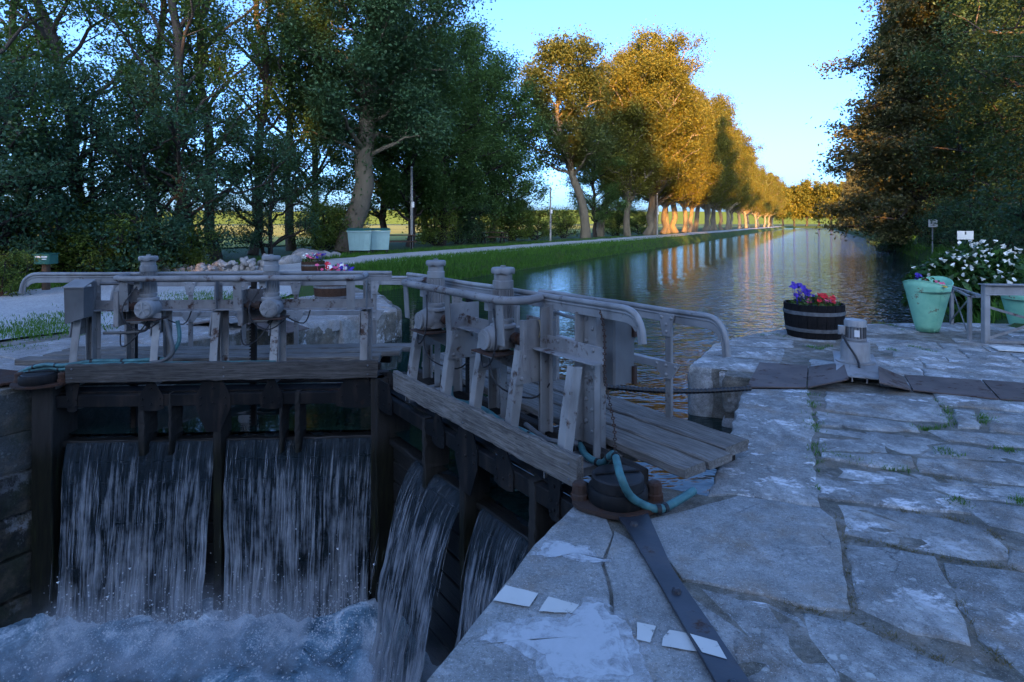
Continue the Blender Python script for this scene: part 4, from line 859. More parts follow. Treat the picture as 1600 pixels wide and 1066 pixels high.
# barrel planters
def barrel(loc, R0, R1, H, wood, label, hoops=(.25, .75), rim=True):
    root = empty('barrel_planter', loc, rng.uniform(0, 3), label, 'planter', 'half-barrel planters'); n = 20; col = []
    rr = lambda h: R1 + (R0 - R1) * h + .02 * math.sin(math.pi * h)
    m = MB(); a0, a1 = -math.pi / n * .96, math.pi / n * .96; V = []
    for k in range(5):
        h = k / 4
        for (q, a) in ((rr(h), a0), (rr(h) * 1.004, 0), (rr(h), a1), (rr(h) - .025, a1), (rr(h) - .025, a0)): V.append((q * math.cos(a), q * math.sin(a), H * h))
    F = [(i * 5 + j, i * 5 + (j + 1) % 5, (i + 1) * 5 + (j + 1) % 5, (i + 1) * 5 + j) for i in range(4) for j in range(5)] + [(4, 3, 2, 1, 0), (20, 21, 22, 23, 24)]
    m.add(V, F); st = m.build('stave', M[wood], root)
    for k in range(1, n):
        s2 = st.copy(); COL.objects.link(s2); s2.rotation_euler = (0, 0, 2 * math.pi * k / n); s2.scale = (1, 1, 1 + rng.uniform(-.012, .012))
    for h in hoops:
        m = MB(); r1, r2 = rr(h - .05) + .004, rr(h + .05) + .004; m.lathe([(r1, H * (h - .055)), (r1 + .004, H * (h - .05)), (r2 + .004, H * (h + .05)), (r2, H * (h + .055))], (0, 0, 0), 40, cap=False); m.build('hoop', M['hoop'], root, True)
    m = MB(); m.lathe([(R0 - .03, H * .86), (R0 * .5, H * .9), (.01, H * .91)], (0, 0, 0), 20); m.build('soil', M['soil'], root, True)
    m = MB(); m.lathe([(R1 - .03, .01), (.01, .012)], (0, 0, 0), 20); m.build('base', M[wood], root)
    return root
def leaves_np(C, N, size, rg, up=.35, asp=.55):
    n = len(C); nrm = rg.normal(size=(n, 3)); nrm[:, 2] = np.abs(nrm[:, 2]) + up; nrm /= np.linalg.norm(nrm, axis=1)[:, None]
    t = rg.normal(size=(n, 3)); t -= nrm * (t * nrm).sum(1)[:, None]; t /= np.linalg.norm(t, axis=1)[:, None]; b = np.cross(nrm, t)
    s = size * rg.uniform(.6, 1.35, n)[:, None]; V = np.stack([C + t * s, C + b * s * asp + nrm * s * .12, C - t * s, C - b * s * asp + nrm * s * .12], 1).reshape(-1, 3)
    F = np.arange(n * 4).reshape(n, 4); return V, F
def bouquet(loc, rad, h, nleaf, leaf, blooms, label, seed, size=.05, leafmat='leaf_bush', name='flower_plant'):
    rg = np.random.default_rng(seed); root = empty(name, loc, 0, label, 'flowers', 'flowers in planters')
    a = rg.uniform(0, 6.283, nleaf); r = rad * np.sqrt(rg.random(nleaf)); hh = h * (1 - .6 * (r / rad) ** 2) * rg.random(nleaf)
    V, F = leaves_np(np.stack([r * np.cos(a), r * np.sin(a), hh], -1), None, leaf, rg)
    link('foliage', np_mesh('foliage', V, F, rg.random(len(F))), M[leafmat], root)
    for (mat, cnt, cx, cy, sp, h0, h1) in blooms:
        m = MB(); r_ = random.Random(seed + cnt)
        for i in range(cnt):
            c0 = Vector((cx + r_.gauss(0, sp), cy + r_.gauss(0, sp), r_.uniform(h0, h1))); tl = Vector((r_.uniform(-.7, .7), r_.uniform(-1.2, .1), .7)).normalized(); x = tl.orthogonal().normalized(); y = tl.cross(x); R_ = size * r_.uniform(.7, 1.2); n = 10; V = [c0 - tl * R_ * .35]
            for k in range(n):
                aa = 2 * math.pi * k / n; q = R_ * (1 if k % 2 else .78); V.append(c0 + (x * math.cos(aa) + y * math.sin(aa)) * q + tl * r_.uniform(-.1, .1) * R_)
            m.add(V, [(0, 1 + k, 1 + (k + 1) % n) for k in range(n)])
            m.tube([c0 - tl * R_ * .3, Vector((c0.x * .8, c0.y * .8, 0))], .003, 4, False)
        m.build('blossoms', M[mat], root)
    return root
b0 = P(1292, 532, 0); barrel(b0 + Vector((0, .36, .0)), .395, .345, .47, 'wood_black', 'dark half-barrel planter with two grey hoops on the right quay')
bouquet(b0 + Vector((0, .36, .41)), .33, .16, 500, .035, [('petal_red', 16, .14, -.05, .07, .10, .18), ('petal_purple', 14, -.2, 0, .05, .14, .32), ('petal_purple', 6, .08, .1, .06, .14, .22), ('petal_pink', 5, .0, -.1, .1, .06, .12)], 'red and purple petunias in the dark barrel on the right quay', 11, .045)
b1 = P(512, 474, .01); barrel(b1 + Vector((0, .34, 0)), .37, .33, .42, 'wood_barrel', 'brown half-barrel planter on the far quay behind the left gate')
bouquet(b1 + Vector((.05, .34, .36)), .34, .34, 450, .035, [('petal_pink', 20, .0, -.1, .14, .2, .42), ('petal_red', 10, -.12, -.1, .09, .25, .42), ('petal_purple', 22, .2, 0, .10, .15, .40), ('petal_white', 6, .08, -.1, .1, .2, .4)], 'heap of pink, red and purple petunias in the barrel behind the left gate', 12, .05)
b2 = P(484, 432, .08); barrel(b2 + Vector((0, .3, 0)), .33, .30, .42, 'wood_barrel', 'small brown barrel planter by the stones at the path')
bouquet(b2 + Vector((0, .3, .36)), .3, .25, 300, .035, [('petal_white', 10, -.1, -.1, .1, .15, .3), ('petal_purple', 8, .15, 0, .1, .15, .3), ('petal_pink', 8, 0, -.1, .12, .15, .3)], 'pale and purple flowers in the barrel by the path', 13, .05)
bouquet(P(190, 432, .03) + Vector((0, .1, 0)), .5, .25, 400, .05, [('petal_pink', 12, .15, 0, .2, .1, .25), ('petal_purple', 12, -.2, 0, .15, .15, .3)], 'low clump of pink and purple flowers at the hedge foot', 14, .05)

# tall green sheet-metal pots with slanted rims
def pot(loc, rz, label, s=1.0):
    root = empty('green_planter', loc, rz, label, 'planter', 'tall green planters'); n = 36; V = []; rows_ = 9
    for k in range(rows_):
        f = k / (rows_ - 1)
        for j in range(n):
            a = 2 * math.pi * j / n; top = .70 + .10 * math.cos(a - .5) ** 2 * (1 if math.cos(a - .5) > 0 else .75); z = f * top; r = .155 + .185 * (z / .75) ** .95
            V.append((r * math.cos(a) * s, r * .82 * math.sin(a) * s, z * s))
    F = [(i * n + j, i * n + (j + 1) % n, (i + 1) * n + (j + 1) % n, (i + 1) * n + j) for i in range(rows_ - 1) for j in range(n)]
    m = MB(); m.add(V, F); o = m.build('sheet_body', M['pot_green'], root, True); md = o.modifiers.new('thick', 'SOLIDIFY'); md.thickness = .006
    m = MB(); m.tube([Vector(V[(rows_ - 1) * n + j % n]) for j in range(n + 1)], .008, 6); m.build('rolled_rim', M['pot_green'], root, True)
    m = MB(); m.lathe([(.30 * s, .60 * s), (.01, .62 * s)], (0, 0, 0), 20); m.build('soil', M['soil'], root); 
    m = MB(); m.tube([Vector(V[i * n + 27]) * 1.012 for i in range(rows_ - 1)], .004, 5); m.build('seam', M['pot_green'], root)
    return root
g0 = P(1459, 520, 0); pot(g0 + Vector((0, .13, 0)), 0.1, 'tall mint-green pot with a slanted rim beside the white lilies')
bouquet(g0 + Vector((0, .13, .62)), .2, .2, 200, .03, [('petal_purple', 5, -.18, -.05, .025, .14, .24), ('petal_pink', 7, .05, -.1, .07, .08, .14), ('petal_yellow', 4, 0, -.1, .08, .06, .12)], 'sparse purple and pink flowers in the tall green pot', 15, .035)
pot(Vector((8.15, 9.55, -.2)), 2.2, 'green pot standing behind the grey railing')

# railing of the side weir on the right
rt = empty('railing', P(1540, 537, 0), 0, 'grey steel railing with crossed braces at the right edge', 'railing'); o = rt.location.copy()
m = MB(); m.beam((0, 0, 0), (0, 0, .80), .075, .075, (0, 1, 0), .006); m.build('post', M['steel_clean'], rt)
m = MB(); m.beam((1.6, -.1, 0), (1.6, -.1, .80), .075, .075, (0, 1, 0), .006); m.build('post', M['steel_clean'], rt)
m = MB(); m.beam((-.05, 0, .79), (2.6, -.17, .79), .16, .012); m.beam((-.02, -.02, .72), (2.6, -.19, .72), .012, .14); m.beam((-.02, 0, .655), (2.6, -.17, .655), .10, .010); m.build('top_beam', M['steel_clean'], rt)
m = MB(); m.beam((0, .01, .50), (1.6, -.09, .02), .012, .035); m.beam((0, .02, .05), (1.6, -.08, .6), .012, .035); m.build('cross_brace', M['steel'], rt)
m = MB(); m.beam((0, 0, .03), (2.6, -.17, .03), .1, .04); m.build('bottom_beam', M['steel_clean'], rt)
p2 = P(1515, 532, 0) - o
m = MB(); m.beam(p2, p2 + Vector((0, 0, .60)), .05, .04, (0, 1, 0), .005); m.build('post', M['steel_clean'], rt)
p3 = P(1487, 507, 0) - o
m = MB(); m.beam((0, 0, .62), p3 + Vector((.0, 0, .60)), .05, .03); m.beam(p2 + Vector((0, 0, .60)), (0, .05, .62), .04, .03); m.beam(p2 + Vector((0, 0, .6)), p3 + Vector((0, 0, .58)), .04, .03); m.build('side_rail', M['steel_rusty'], rt)
m = MB(); m.beam(p2 + Vector((0, .0, .58)), p3 + Vector((0, 0, .08)), .012, .03); m.beam(p2 + Vector((0, .02, .06)), p3 + Vector((0, 0, .58)), .012, .03); m.build('cross_brace', M['steel'], rt)
m = MB(); m.beam(p3, p3 + Vector((0, 0, .62)), .05, .04); m.build('post', M['steel_clean'], rt)
m = MB(); m.box((9.6, 9.75, -.3), (4.4, .9, .2), .02); tag(m.build('concrete_ledge', M['stone_rough']), 'low concrete ledge behind the grey railing', 'ledge')
m = MB(); m.prism([P(1545, 541, .012), P(1640, 547, .012), P(1640, 553, .012), P(1560, 548, .012)], (0, 0, .012)); tag(m.build('threshold_strip', M['paint_white']), 'white-painted threshold strip at the foot of the railing', 'strip')

# ground winches with their tread plates
def winch(loc, rz, label, sc=1.0):
    root = empty('paddle_winch', loc, rz, label, 'winch', 'ground paddle winches')
    m = MB(); m.lathe([(.19, .12), (.19, .14), (.15, .145), (.14, .16), (.14, .32), (.125, .345), (.10, .35)], (0, 0, 0), 26); m.build('pedestal', M['steel_motor'], root, True)
    m = MB(); m.lathe([(.10, .35), (.108, .36), (.108, .38), (.088, .385), (.088, .50), (.108, .505), (.108, .56), (.10, .575), (.02, .58)], (0, 0, 0), 24); mo = m.build('motor', M['steel_motor'], root, True)
    m = MB()
    for k in range(18):
        a = 2 * math.pi * k / 18; d = Vector((math.cos(a), math.sin(a), 0)); m.beam(d * .095 + Vector((0, 0, .385)), d * .095 + Vector((0, 0, .50)), .005, .02, d, .001)
    m.build('cooling_fins', M['cabinet'], mo)
    m = MB(); m.box((.01, -.106, .44), (.05, .012, .07), .003); m.build('name_plate', M['white_plastic'], mo)
    m = MB(); m.box((-.13, -.03, .46), (.07, .07, .09), .01); m.build('terminal_box', M['steel_motor'], mo)
    m = MB(); m.tube(spline([(-.13, -.07, .42), (-.08, -.12, .33), (-.01, -.15, .22), (.02, -.19, .15), (.02, -.28, .12)], 6), .011, 8); m.build('cable', M['cable'], root, True)
    m = MB(); m.prism([(-.2, -.2, .125), (.2, -.2, .125), (.2, .45, .135), (-.2, .45, .135)], (0, 0, -.012)); m.build('bed_plate', M['steel_clean'], root)
    for i in range(3):
        x0 = -.19 + i * .128; m = MB(); m.prism([(x0, -.20, .125), (x0 + .124, -.20, .125), (x0 + .128, -.55, .085), (x0 - .004, -.55, .085)], (0, 0, -.012)); m.beam((x0 + .01, -.2, .09), (x0 + .006, -.55, .055), .012, .06); m.build('tread_plate', M['steel_clean'], root)
    for sx in (-1, 1):
        m = MB(); m.box((sx * .26, -.47, .012), (.14, .09, .012), .003); m.rivet((sx * .28, -.47, .018), (0, 0, 1), .018); m.beam((sx * .19, -.5, .02), (sx * .19, -.5, .09), .012, .09); m.build('foot_lug', M['steel_clean'], root)
    return root
wl = P(1341, 578, 0); wl = Vector((3.68, 6.45, 0)); winch(wl, RZ, 'grey ground winch with finned motor between rusty plates on the right quay')
wl2 = Vector((-4.1, 9.35, .01)); winch(wl2, RZ + R(180), 'ground winch half hidden behind the left gate on the far quay')
cp = empty('cover_plates', Vector((3.7, 6.3, 0)), 0, 'row of rusty steel cover plates across the right quay', 'cover plates'); o = cp.location.copy()
def plate(pts, label=None):
    V = [p - o for p in pts]; m = MB(); m.prism(V, (0, 0, -.012)); k = m.build('cover_plate', M['rust_plate'], cp); return k
plate([P(1187, 566, .02), P(1262, 571, .02), P(1260, 605, .02), P(1167, 604, .02)])
plate([P(1264, 573, .02), P(1318, 566, .125), P(1326, 592, .125), P(1262, 605, .02)])
plate([P(1372, 572, .12), P(1411, 588, .02), P(1424, 609, .02), P(1374, 597, .12)])
plate([P(1413, 585, .02), P(1532, 594, .02), P(1560, 623, .02), P(1427, 609, .02)])
plate([P(1535, 593, .02), P(1700, 606, .02), P(1720, 636, .02), P(1563, 623, .02)])
cp2 = empty('cover_plates', Vector((-4.1, 9.3, 0)), 0, 'tilted steel cover plates beside the winch on the far quay', 'cover plates'); o2 = cp2.location.copy()
for sx in (-1, 1):
    m = MB(); R3 = Matrix.Rotation(RZ, 3, 'Z'); pts = [R3 @ Vector((sx * .22, -.25, .14)), R3 @ Vector((sx * 1.0, -.3, .02)), R3 @ Vector((sx * 1.0, .3, .02)), R3 @ Vector((sx * .22, .35, .14))]; m.prism(pts, (0, 0, -.014)); m.build('cover_plate', M['rust_plate'], cp2)

# wheeled bins, tables, posts, letter box
def bin_(loc, rz, w, label):
    root = empty('waste_bin', loc, rz, label, 'bin', 'wheeled bins'); d = .75; m = MB()
    m.add([(-w * .43, -d * .4, .18), (w * .43, -d * .4, .18), (w * .43, d * .4, .18), (-w * .43, d * .4, .18), (-w / 2, -d / 2, 1.0), (w / 2, -d / 2, 1.0), (w / 2, d / 2, 1.0), (-w / 2, d / 2, 1.0)], [(0, 1, 2, 3), (4, 5, 6, 7), (0, 1, 5, 4), (1, 2, 6, 5), (2, 3, 7, 6), (3, 0, 4, 7)]); m.build('body', M['bin_body'], root)
    m = MB()
    for k in range(5): x = -w * .38 + k * w * .19; m.beam((x, -d * .41, .22), (x * 1.12, -d * .49, .9), .025, .02, (0, 1, 0))
    m.beam((-w * .52, -d * .52, .98), (w * .52, -d * .52, .98), .05, .06); m.build('ribs', M['bin_body'], root)
    m = MB(); m.prism([(-w * .52, -d * .54, 1.02), (-w * .52, -d * .3, 1.10), (-w * .52, d * .3, 1.12), (-w * .52, d * .54, 1.03)], (w * 1.04, 0, 0)); m.build('lid', M['bin_lid'], root)
    for sx in (-1, 1):
        for sy in (-1, 1):
            m = MB(); m.lathe([(.02, -.03), (.085, -.028), (.09, 0), (.085, .028), (.02, .03)], (sx * w * .36, sy * d * .34, .09), 12, 'x'); m.beam((sx * w * .36, sy * d * .34, .09), (sx * w * .36, sy * d * .34, .2), .08, .03, (1, 0, 0)); m.build('wheel', M['rubber'], root)
    return root
def onground(px, Y): x = (px - CX) / FPX * Y; return Vector((x, Y, ground_z(x, Y)))
bin_(onground(563, 25.6), R(8), .98, 'left one of two pale wheeled bins under the plane tree'); bin_(onground(593, 26.3), R(16), .85, 'right one of two pale wheeled bins, beside the picnic table')
def table(loc, rz, label):
    root = empty('picnic_table', loc, rz, label, 'picnic table', 'picnic tables')
    for k in range(4): m = MB(); m.box((0, -.3 + k * .2, .74), (1.8, .185, .045)); m.build('top_board', M['wood_brown'], root)
    for sy in (-1, 1):
        for k in range(2): m = MB(); m.box((0, sy * (.62 + k * .15), .43), (1.8, .14, .045)); m.build('seat_board', M['wood_brown'], root)
    for sx in (-.65, .65):
        m = MB(); m.beam((sx, -.2, .72), (sx, -.62, 0), .05, .09, (1, 0, 0)); m.beam((sx, .2, .72), (sx, .62, 0), .05, .09, (1, 0, 0)); m.beam((sx, -.75, .39), (sx, .75, .39), .05, .09); m.build('trestle', M['wood_dark'], root)
    return root
table(onground(622, 30), R(10), 'wooden picnic table right of the pale bins'); table(onground(770, 40), R(15), 'picnic table under the trees beyond the path')
def pole(px, Y, h, label):
    root = empty('pole', onground(px, Y), 0, label, 'pole', 'poles along the path'); m = MB(); m.tube([(0, 0, -.1), (.01, 0, h * .5), (0, 0, h)], [.075, .068, .055], 10); m.build('shaft', M['pole_grey'], root, True)
    m = MB(); m.box((.08, -.05, h * .55), (.12, .1, .28)); m.lathe([(.06, h), (.07, h + .03), (.02, h + .06)], (0, 0, 0), 10); m.build('fitting', M['white_plastic'], root)
pole(643, 30, 4.1, 'pale pole behind the picnic table near the bins'); pole(860, 44, 4.0, 'thin pole with a small box left of the leaning plane tree'); pole(1027, 62, 4.4, 'slender pole beside the first lit trunk of the plane row')
for px, Y, lb in ((838, 27.6, 'short wooden stake at the near end of the grass bank'), (933, 36, 'short wooden stake farther along the grass bank')):
    p = onground(px, Y); root = empty('stake', p, 0, lb, 'stake', 'stakes on the bank'); m = MB(); m.tube([(0, 0, -.1), (.01, 0, .30)], .05, 8); m.build('post', M['wood_brown'], root); m = MB(); m.lathe([(.052, .28), (.03, .33), (.0, .335)], (.01, 0, 0), 8); m.build('cap', M['wood_grey'], root)
mb = empty('letter_box', P(72, 454, 0) + Vector((0, 0, -.02)), 0, 'dark green letter box on a timber post by the hedge', 'letter box'); mb.location.z = ground_z(mb.location.x, mb.location.y)
m = MB(); m.box((0, 0, .33), (.13, .13, .66), .01); m.build('post', M['wood_brown'], mb)
m = MB(); m.box((0, 0, .78), (.38, .3, .22), .015); bx_ = m.build('box', M['mailbox_green'], mb); m = MB(); m.prism([(-.2, -.17, .89), (.2, -.17, .89), (.2, .17, .91), (-.2, .17, .91)], (0, 0, .015)); m.build('lid', M['mailbox_green'], bx_)
m = MB(); m.box((0, -.153, .845), (.28, .006, .035), .001); m.build('slot_flap', M['white_plastic'], bx_); m = MB(); m.box((.07, -.153, .79), (.11, .006, .022), .001); m.build('name_label', M['white_plastic'], bx_)
def rock_mesh(seed, amp=.25):
    bm = bmesh.new(); bmesh.ops.create_icosphere(bm, subdivisions=2, radius=1)
    for v in bm.verts: v.co *= 1 + amp * mnoise.noise(v.co * 1.3 + Vector((seed * 5.3, 0, seed))) + .08 * mnoise.noise(v.co * 4 + Vector((seed, 0, 0)))
    me = bpy.data.meshes.new('rock'); bm.to_mesh(me); bm.free(); me.materials.append(M['stone_pale']); return me
RM = [rock_mesh(i) for i in range(5)]
rw = empty('rubble_wall', onground(360, 18.2), 0, 'long low heap of rubble stones at the hedge behind the left gate', 'stone heap'); o = rw.location.copy(); r = random.Random(2)
for i in range(150):
    f = r.random(); x = -2.3 + f * 3.5; hmax = .10 + .42 * f ** 1.2; z = r.uniform(.02, hmax); q = link('stone', RM[i % 5], None, rw, False, (x, r.uniform(-.25, .3) + .4 * f, z - .03), (r.uniform(0, 6), r.uniform(0, 6), r.uniform(0, 6))); s = r.uniform(.05, .13); q.scale = (s * 1.4, s, s * .75)
for i, (px, Y, s) in enumerate(((452, 20.4, .34), (474, 22.4, .42), (492, 22.8, .36), (508, 23.2, .28), (440, 20.2, .25), (525, 24, .2))):
    p = onground(px, Y); q = link('boulder', RM[i % 5], None, None, True, p + Vector((0, 0, s * .3)), (r.uniform(0, .4), 0, r.uniform(0, 6))); q.scale = (s * 1.2, s, s * .62)
    tag(q, ['grey boulder just right of the rubble heap', 'largest pale boulder beside the small barrel planter', 'boulder behind the small barrel planter\'s flowers', 'low boulder between the barrel and the plane tree', 'small boulder at the end of the rubble heap', 'smallest boulder nearest to the pale bins'][i], 'boulder', 'boulders along the path')
sg = empty('sign_post', onground(1457, 33), 0, 'small white sign on a grey post on the right bank', 'sign'); m = MB(); m.tube([(0, 0, -.1), (0, 0, 1.95)], .035, 8); m.build('post', M['pole_grey'], sg); m = MB(); m.box((0, -.045, 1.75), (.5, .02, .42), .004); m.build('sign_panel', M['sign_face'], sg)
m = MB()
for i in range(4): m.box((-.02, -.058, 1.88 - i * .08), (.34 - .06 * (i % 2), .004, .025), .001)
m.build('sign_marks', M['cabinet'], sg)
sb = empty('notice_board', onground(1507, 17), 0, 'white notice panel rising behind the white lilies', 'sign'); h = D(1507, 361, 17).z - sb.location.z; m = MB()
for sx in (-.16, .16): m.beam((sx, 0, -.05), (sx, 0, h - .02), .04, .04)
m.build('legs', M['pole_grey'], sb); m = MB(); m.box((0, -.03, h - .12), (.46, .02, .24), .004); k = m.build('panel', M['sign_face'], sb); m = MB(); m.box((0, -.042, h - .06), (.05, .004, .09), .001); m.build('printed_mark', M['cabinet'], k)
# ================================================================== trees and plants
def tube_np(pts, rad, n=6):
    pts = np.asarray(pts, float); m = len(pts); d = np.gradient(pts, axis=0); d /= np.linalg.norm(d, axis=1)[:, None] + 1e-9
    a = np.where(np.abs(d[:, 2:3]) < .9, np.array([[0, 0, 1.]]), np.array([[1., 0, 0]])); x = np.cross(d, a); x /= np.linalg.norm(x, axis=1)[:, None] + 1e-9
    for i in range(1, m): x[i] = x[i - 1] - d[i] * np.dot(x[i - 1], d[i]); x[i] /= np.linalg.norm(x[i]) + 1e-9
    y = np.cross(d, x); t = np.arange(n) * 2 * np.pi / n
    V = pts[:, None] + (x[:, None] * np.cos(t)[None, :, None] + y[:, None] * np.sin(t)[None, :, None]) * np.asarray(rad)[:, None, None]
    id_ = np.arange(m * n).reshape(m, n); F = np.stack([id_[:-1], np.roll(id_[:-1], -1, 1), np.roll(id_[1:], -1, 1), id_[1:]], -1).reshape(-1, 4)
    return V.reshape(-1, 3), F
def gen_tree(seed, H, r0, base, prof, nl, up, nleaf, leaf, clump, path=None, sub=4, flat=1.0, trunk_top=.95, asp=.55, trunk_leaf=0.0, lim_r=.32, cut=.3, droop=0.0, stems=1):
    rg = np.random.default_rng(seed); VV = []; FF = []; nv = 0; tips = []; wts = []
    def put(p, r, n=6):
        nonlocal nv
        V, F = tube_np(p, r, n); VV.append(V); FF.append(F + nv); nv += len(V)
    for st in range(stems):
        n = 16; z = np.linspace(0, H * trunk_top, n); tx = np.cumsum(rg.normal(0, H * .008, n)); ty = np.cumsum(rg.normal(0, H * .008, n)); tx -= tx[0]; ty -= ty[0]
        if stems > 1: a = st * 2.4 + seed; tx = tx + np.cos(a) * z * .18 + .15 * np.cos(a); ty = ty + np.sin(a) * z * .18 + .15 * np.sin(a)
        if path is not None: tx = tx + np.interp(z / H, [q[0] for q in path], [q[1] for q in path]); ty = ty + np.interp(z / H, [q[0] for q in path], [q[2] for q in path])
        tr = r0 * (1 - z / H) ** .75 + .02; tr[0] *= 1.22; put(np.stack([tx, ty, z], -1), tr / (stems ** .4), 9)
        at = lambda h: np.array([np.interp(h, z, tx), np.interp(h, z, ty), h])
        L_ = nl // stems
        for i in range(L_):
            f = (i + rg.uniform(.1, .9)) / L_; h = base + f * (H - base); a = i * 2.39996 + rg.uniform(-.5, .5) + seed + st; Rr = prof(f) * rg.uniform(.6, 1.15)
            hs = max(base * .75, min(H * trunk_top * .98, h - up * Rr)); s0 = at(hs); e = at(min(h, H)) + np.array([Rr * np.cos(a), Rr * np.sin(a), h - min(h, H) - droop * Rr]); c_ = s0 * .5 + e * .5 + np.array([0, 0, (.18 if droop == 0 else .3) * Rr])
            t = np.linspace(0, 1, 7)[:, None]; q = s0 * (1 - t) ** 2 + c_ * 2 * t * (1 - t) + e * t * t; q[1:-1] += rg.normal(0, .03 * Rr, (5, 3))
            rl = max(.02, np.interp(hs, z, tr) * lim_r * 1.5) * (1 - t[:, 0]) ** .8 + .008; put(q, rl, 5)
            for k in range(sub):
                f2 = rg.uniform(cut, 1); b = np.array([np.interp(f2, t[:, 0], q[:, j]) for j in range(3)]); ln = Rr * rg.uniform(.22, .45) + .25; d = rg.normal(size=3); d[2] = (abs(d[2]) * .7 + .1) * flat - droop * .5; d /= np.linalg.norm(d); w = (q[-1] - q[0]); w /= np.linalg.norm(w) + 1e-6; d = d + w * .6; d /= np.linalg.norm(d)
                e2 = b + d * ln; mid = (b + e2) / 2 + rg.normal(0, ln * .08, 3); put(np.array([b, mid, e2]), [rl[3] * .5 + .006, rl[3] * .3 + .005, .004], 4)
                for u in (.45, .75, 1.0): tips.append(b + (e2 - b) * u); wts.append(.5 + u)
            tips.append(e); wts.append(1.5)
        if trunk_leaf > 0:
            for h in np.linspace(base * .25, H * .9, 40): tips.append(at(h) + rg.normal(0, .25, 3)); wts.append(trunk_leaf)
    tips = np.array(tips); wts = np.array(wts) * rg.uniform(.3, 1.5, len(tips)); pick = rg.choice(len(tips), nleaf, p=wts / wts.sum())
    off_ = rg.normal(size=(nleaf, 3)) * clump * rg.uniform(.4, 1.2, (nleaf, 1)); off_[:, 2] *= flat; C = tips[pick] + off_; C[:, 2] = np.maximum(C[:, 2], .1)
    Vl, Fl = leaves_np(C, None, leaf, rg, .35 if flat == 1 else .2, asp)
    tc = rg.random(len(tips)); tone = np.clip(tc[pick] * .55 + rg.random(nleaf) * .45, 0, 1)
    return np_mesh('trunk', np.concatenate(VV), np.concatenate(FF)), np_mesh('crown', Vl, Fl, tone)
egg = lambda R_, lo=.35: (lambda f: R_ * (lo + (1 - lo) * math.sin(math.pi * min(1, .12 + .8 * f)) ** .8) * (1 if f < .85 else (1 - f) / .15 * .6 + .4))
cone = lambda R_: (lambda f: R_ * (1.02 - f) ** .75)
T = {}
T['poplar1'] = (*gen_tree(1, 17, .20, 2.6, egg(2.6, .6), 30, .9, 25000, .062, .28, [(0, 0, 0), (.3, -.3, 0), (1, -4.2, .5)]), 'bark', 'leaf_poplar')
T['poplar2'] = (*gen_tree(2, 18, .19, 2.8, egg(2.4, .6), 30, 1.1, 25000, .062, .28, [(0, 0, 0), (.4, -.4, 0), (1, -2.2, 0)]), 'bark', 'leaf_poplar')
T['poplar3'] = (*gen_tree(3, 17, .17, 2.4, egg(2.3, .7), 28, 1.0, 22000, .062, .28, [(0, 0, 0), (1, .8, 0)]), 'bark', 'leaf_poplar')
T['ivy'] = (*gen_tree(4, 17, .50, 4.9, egg(4.1, .55), 46, .3, 120000, .085, .50, [(0, -.35, 0), (.25, .4, 0), (.5, .9, 0), (1, 1.3, 0)], 5, trunk_leaf=.5, lim_r=.2), 'bark_plane', 'leaf_ivy')
T['plane1'] = (*gen_tree(5, 20.5, .36, 5.2, egg(4.6, .8), 52, .9, 70000, .115, .55, None, 5, trunk_top=.75, lim_r=.45), 'bark_plane', 'leaf_plane')
T['plane2'] = (*gen_tree(6, 21.5, .38, 5.6, egg(4.3, .85), 50, 1.1, 66000, .115, .55, [(0, 0, 0), (.4, .6, .3), (1, -.5, 0)], 5, trunk_top=.7, lim_r=.45), 'bark_plane', 'leaf_plane')
T['lean'] = (*gen_tree(7, 16.5, .42, 6.5, egg(4.3, .6), 34, .5, 46000, .12, .5, [(0, .6, 0), (.2, .3, 0), (.45, -.9, 0), (.65, -2.0, 0), (1, -1.2, 0)], 5), 'bark_plane', 'leaf_plane2')
T['elder'] = (*gen_tree(8, 5.6, .13, .7, egg(2.2, .8), 26, .5, 17000, .05, .27, None, 5, stems=3), 'bark_dark', 'leaf_elder')
T['mid'] = (*gen_tree(9, 12.5, .20, 2.0, egg(3.0, .55), 30, .55, 34000, .08, .42, None, 4), 'bark_dark', 'leaf_poplar')
T['chestnut'] = (*gen_tree(10, 26, .6, .9, (lambda f: 5.3 * (1.03 - f ** 1.7) ** .8 * (.8 + .25 * math.sin(f * 23) ** 2)), 130, .1, 150000, .13, .62, [(0, .6, 0), (.12, .15, 0), (1, -1.0, 0)], 6, .5, cut=.25, droop=.16), 'bark', 'leaf_cedar')
T['ash'] = (*gen_tree(11, 17, .34, 2.6, egg(5.2, .6), 44, .35, 90000, .075, .46, None, 5), 'bark', 'leaf_ash')
T['bush'] = (*gen_tree(12, 1.7, .04, .05, egg(1.0, .8), 18, .4, 7000, .045, .2, None, 4, stems=3), 'bark_dark', 'leaf_bush')
T['far'] = (*gen_tree(13, 17, .4, 4.0, egg(5.0, .65), 26, .6, 9000, .38, .9, None, 4), 'bark_dark', 'leaf_plane')
def tree(kind, loc, sc, rz, label, group, name='tree', leafmat=None, cat='tree'):
    tm, cm, bark, lf = T[kind]; root = empty(name, loc, rz, label, cat, group); root.scale = (sc, sc, sc)
    a = bpy.data.objects.new('trunk', tm); b = bpy.data.objects.new('crown', cm)
    for o, mt in ((a, bark), (b, leafmat or lf)):
        COL.objects.link(o); o.parent = root
        if not o.data.materials: o.data.materials.append(M[mt])
        if leafmat and o is b: o.material_slots[0].link = 'OBJECT'; o.material_slots[0].material = M[leafmat]
    return root
r = random.Random(21)
G1 = 'tall trees behind the gravel yard'
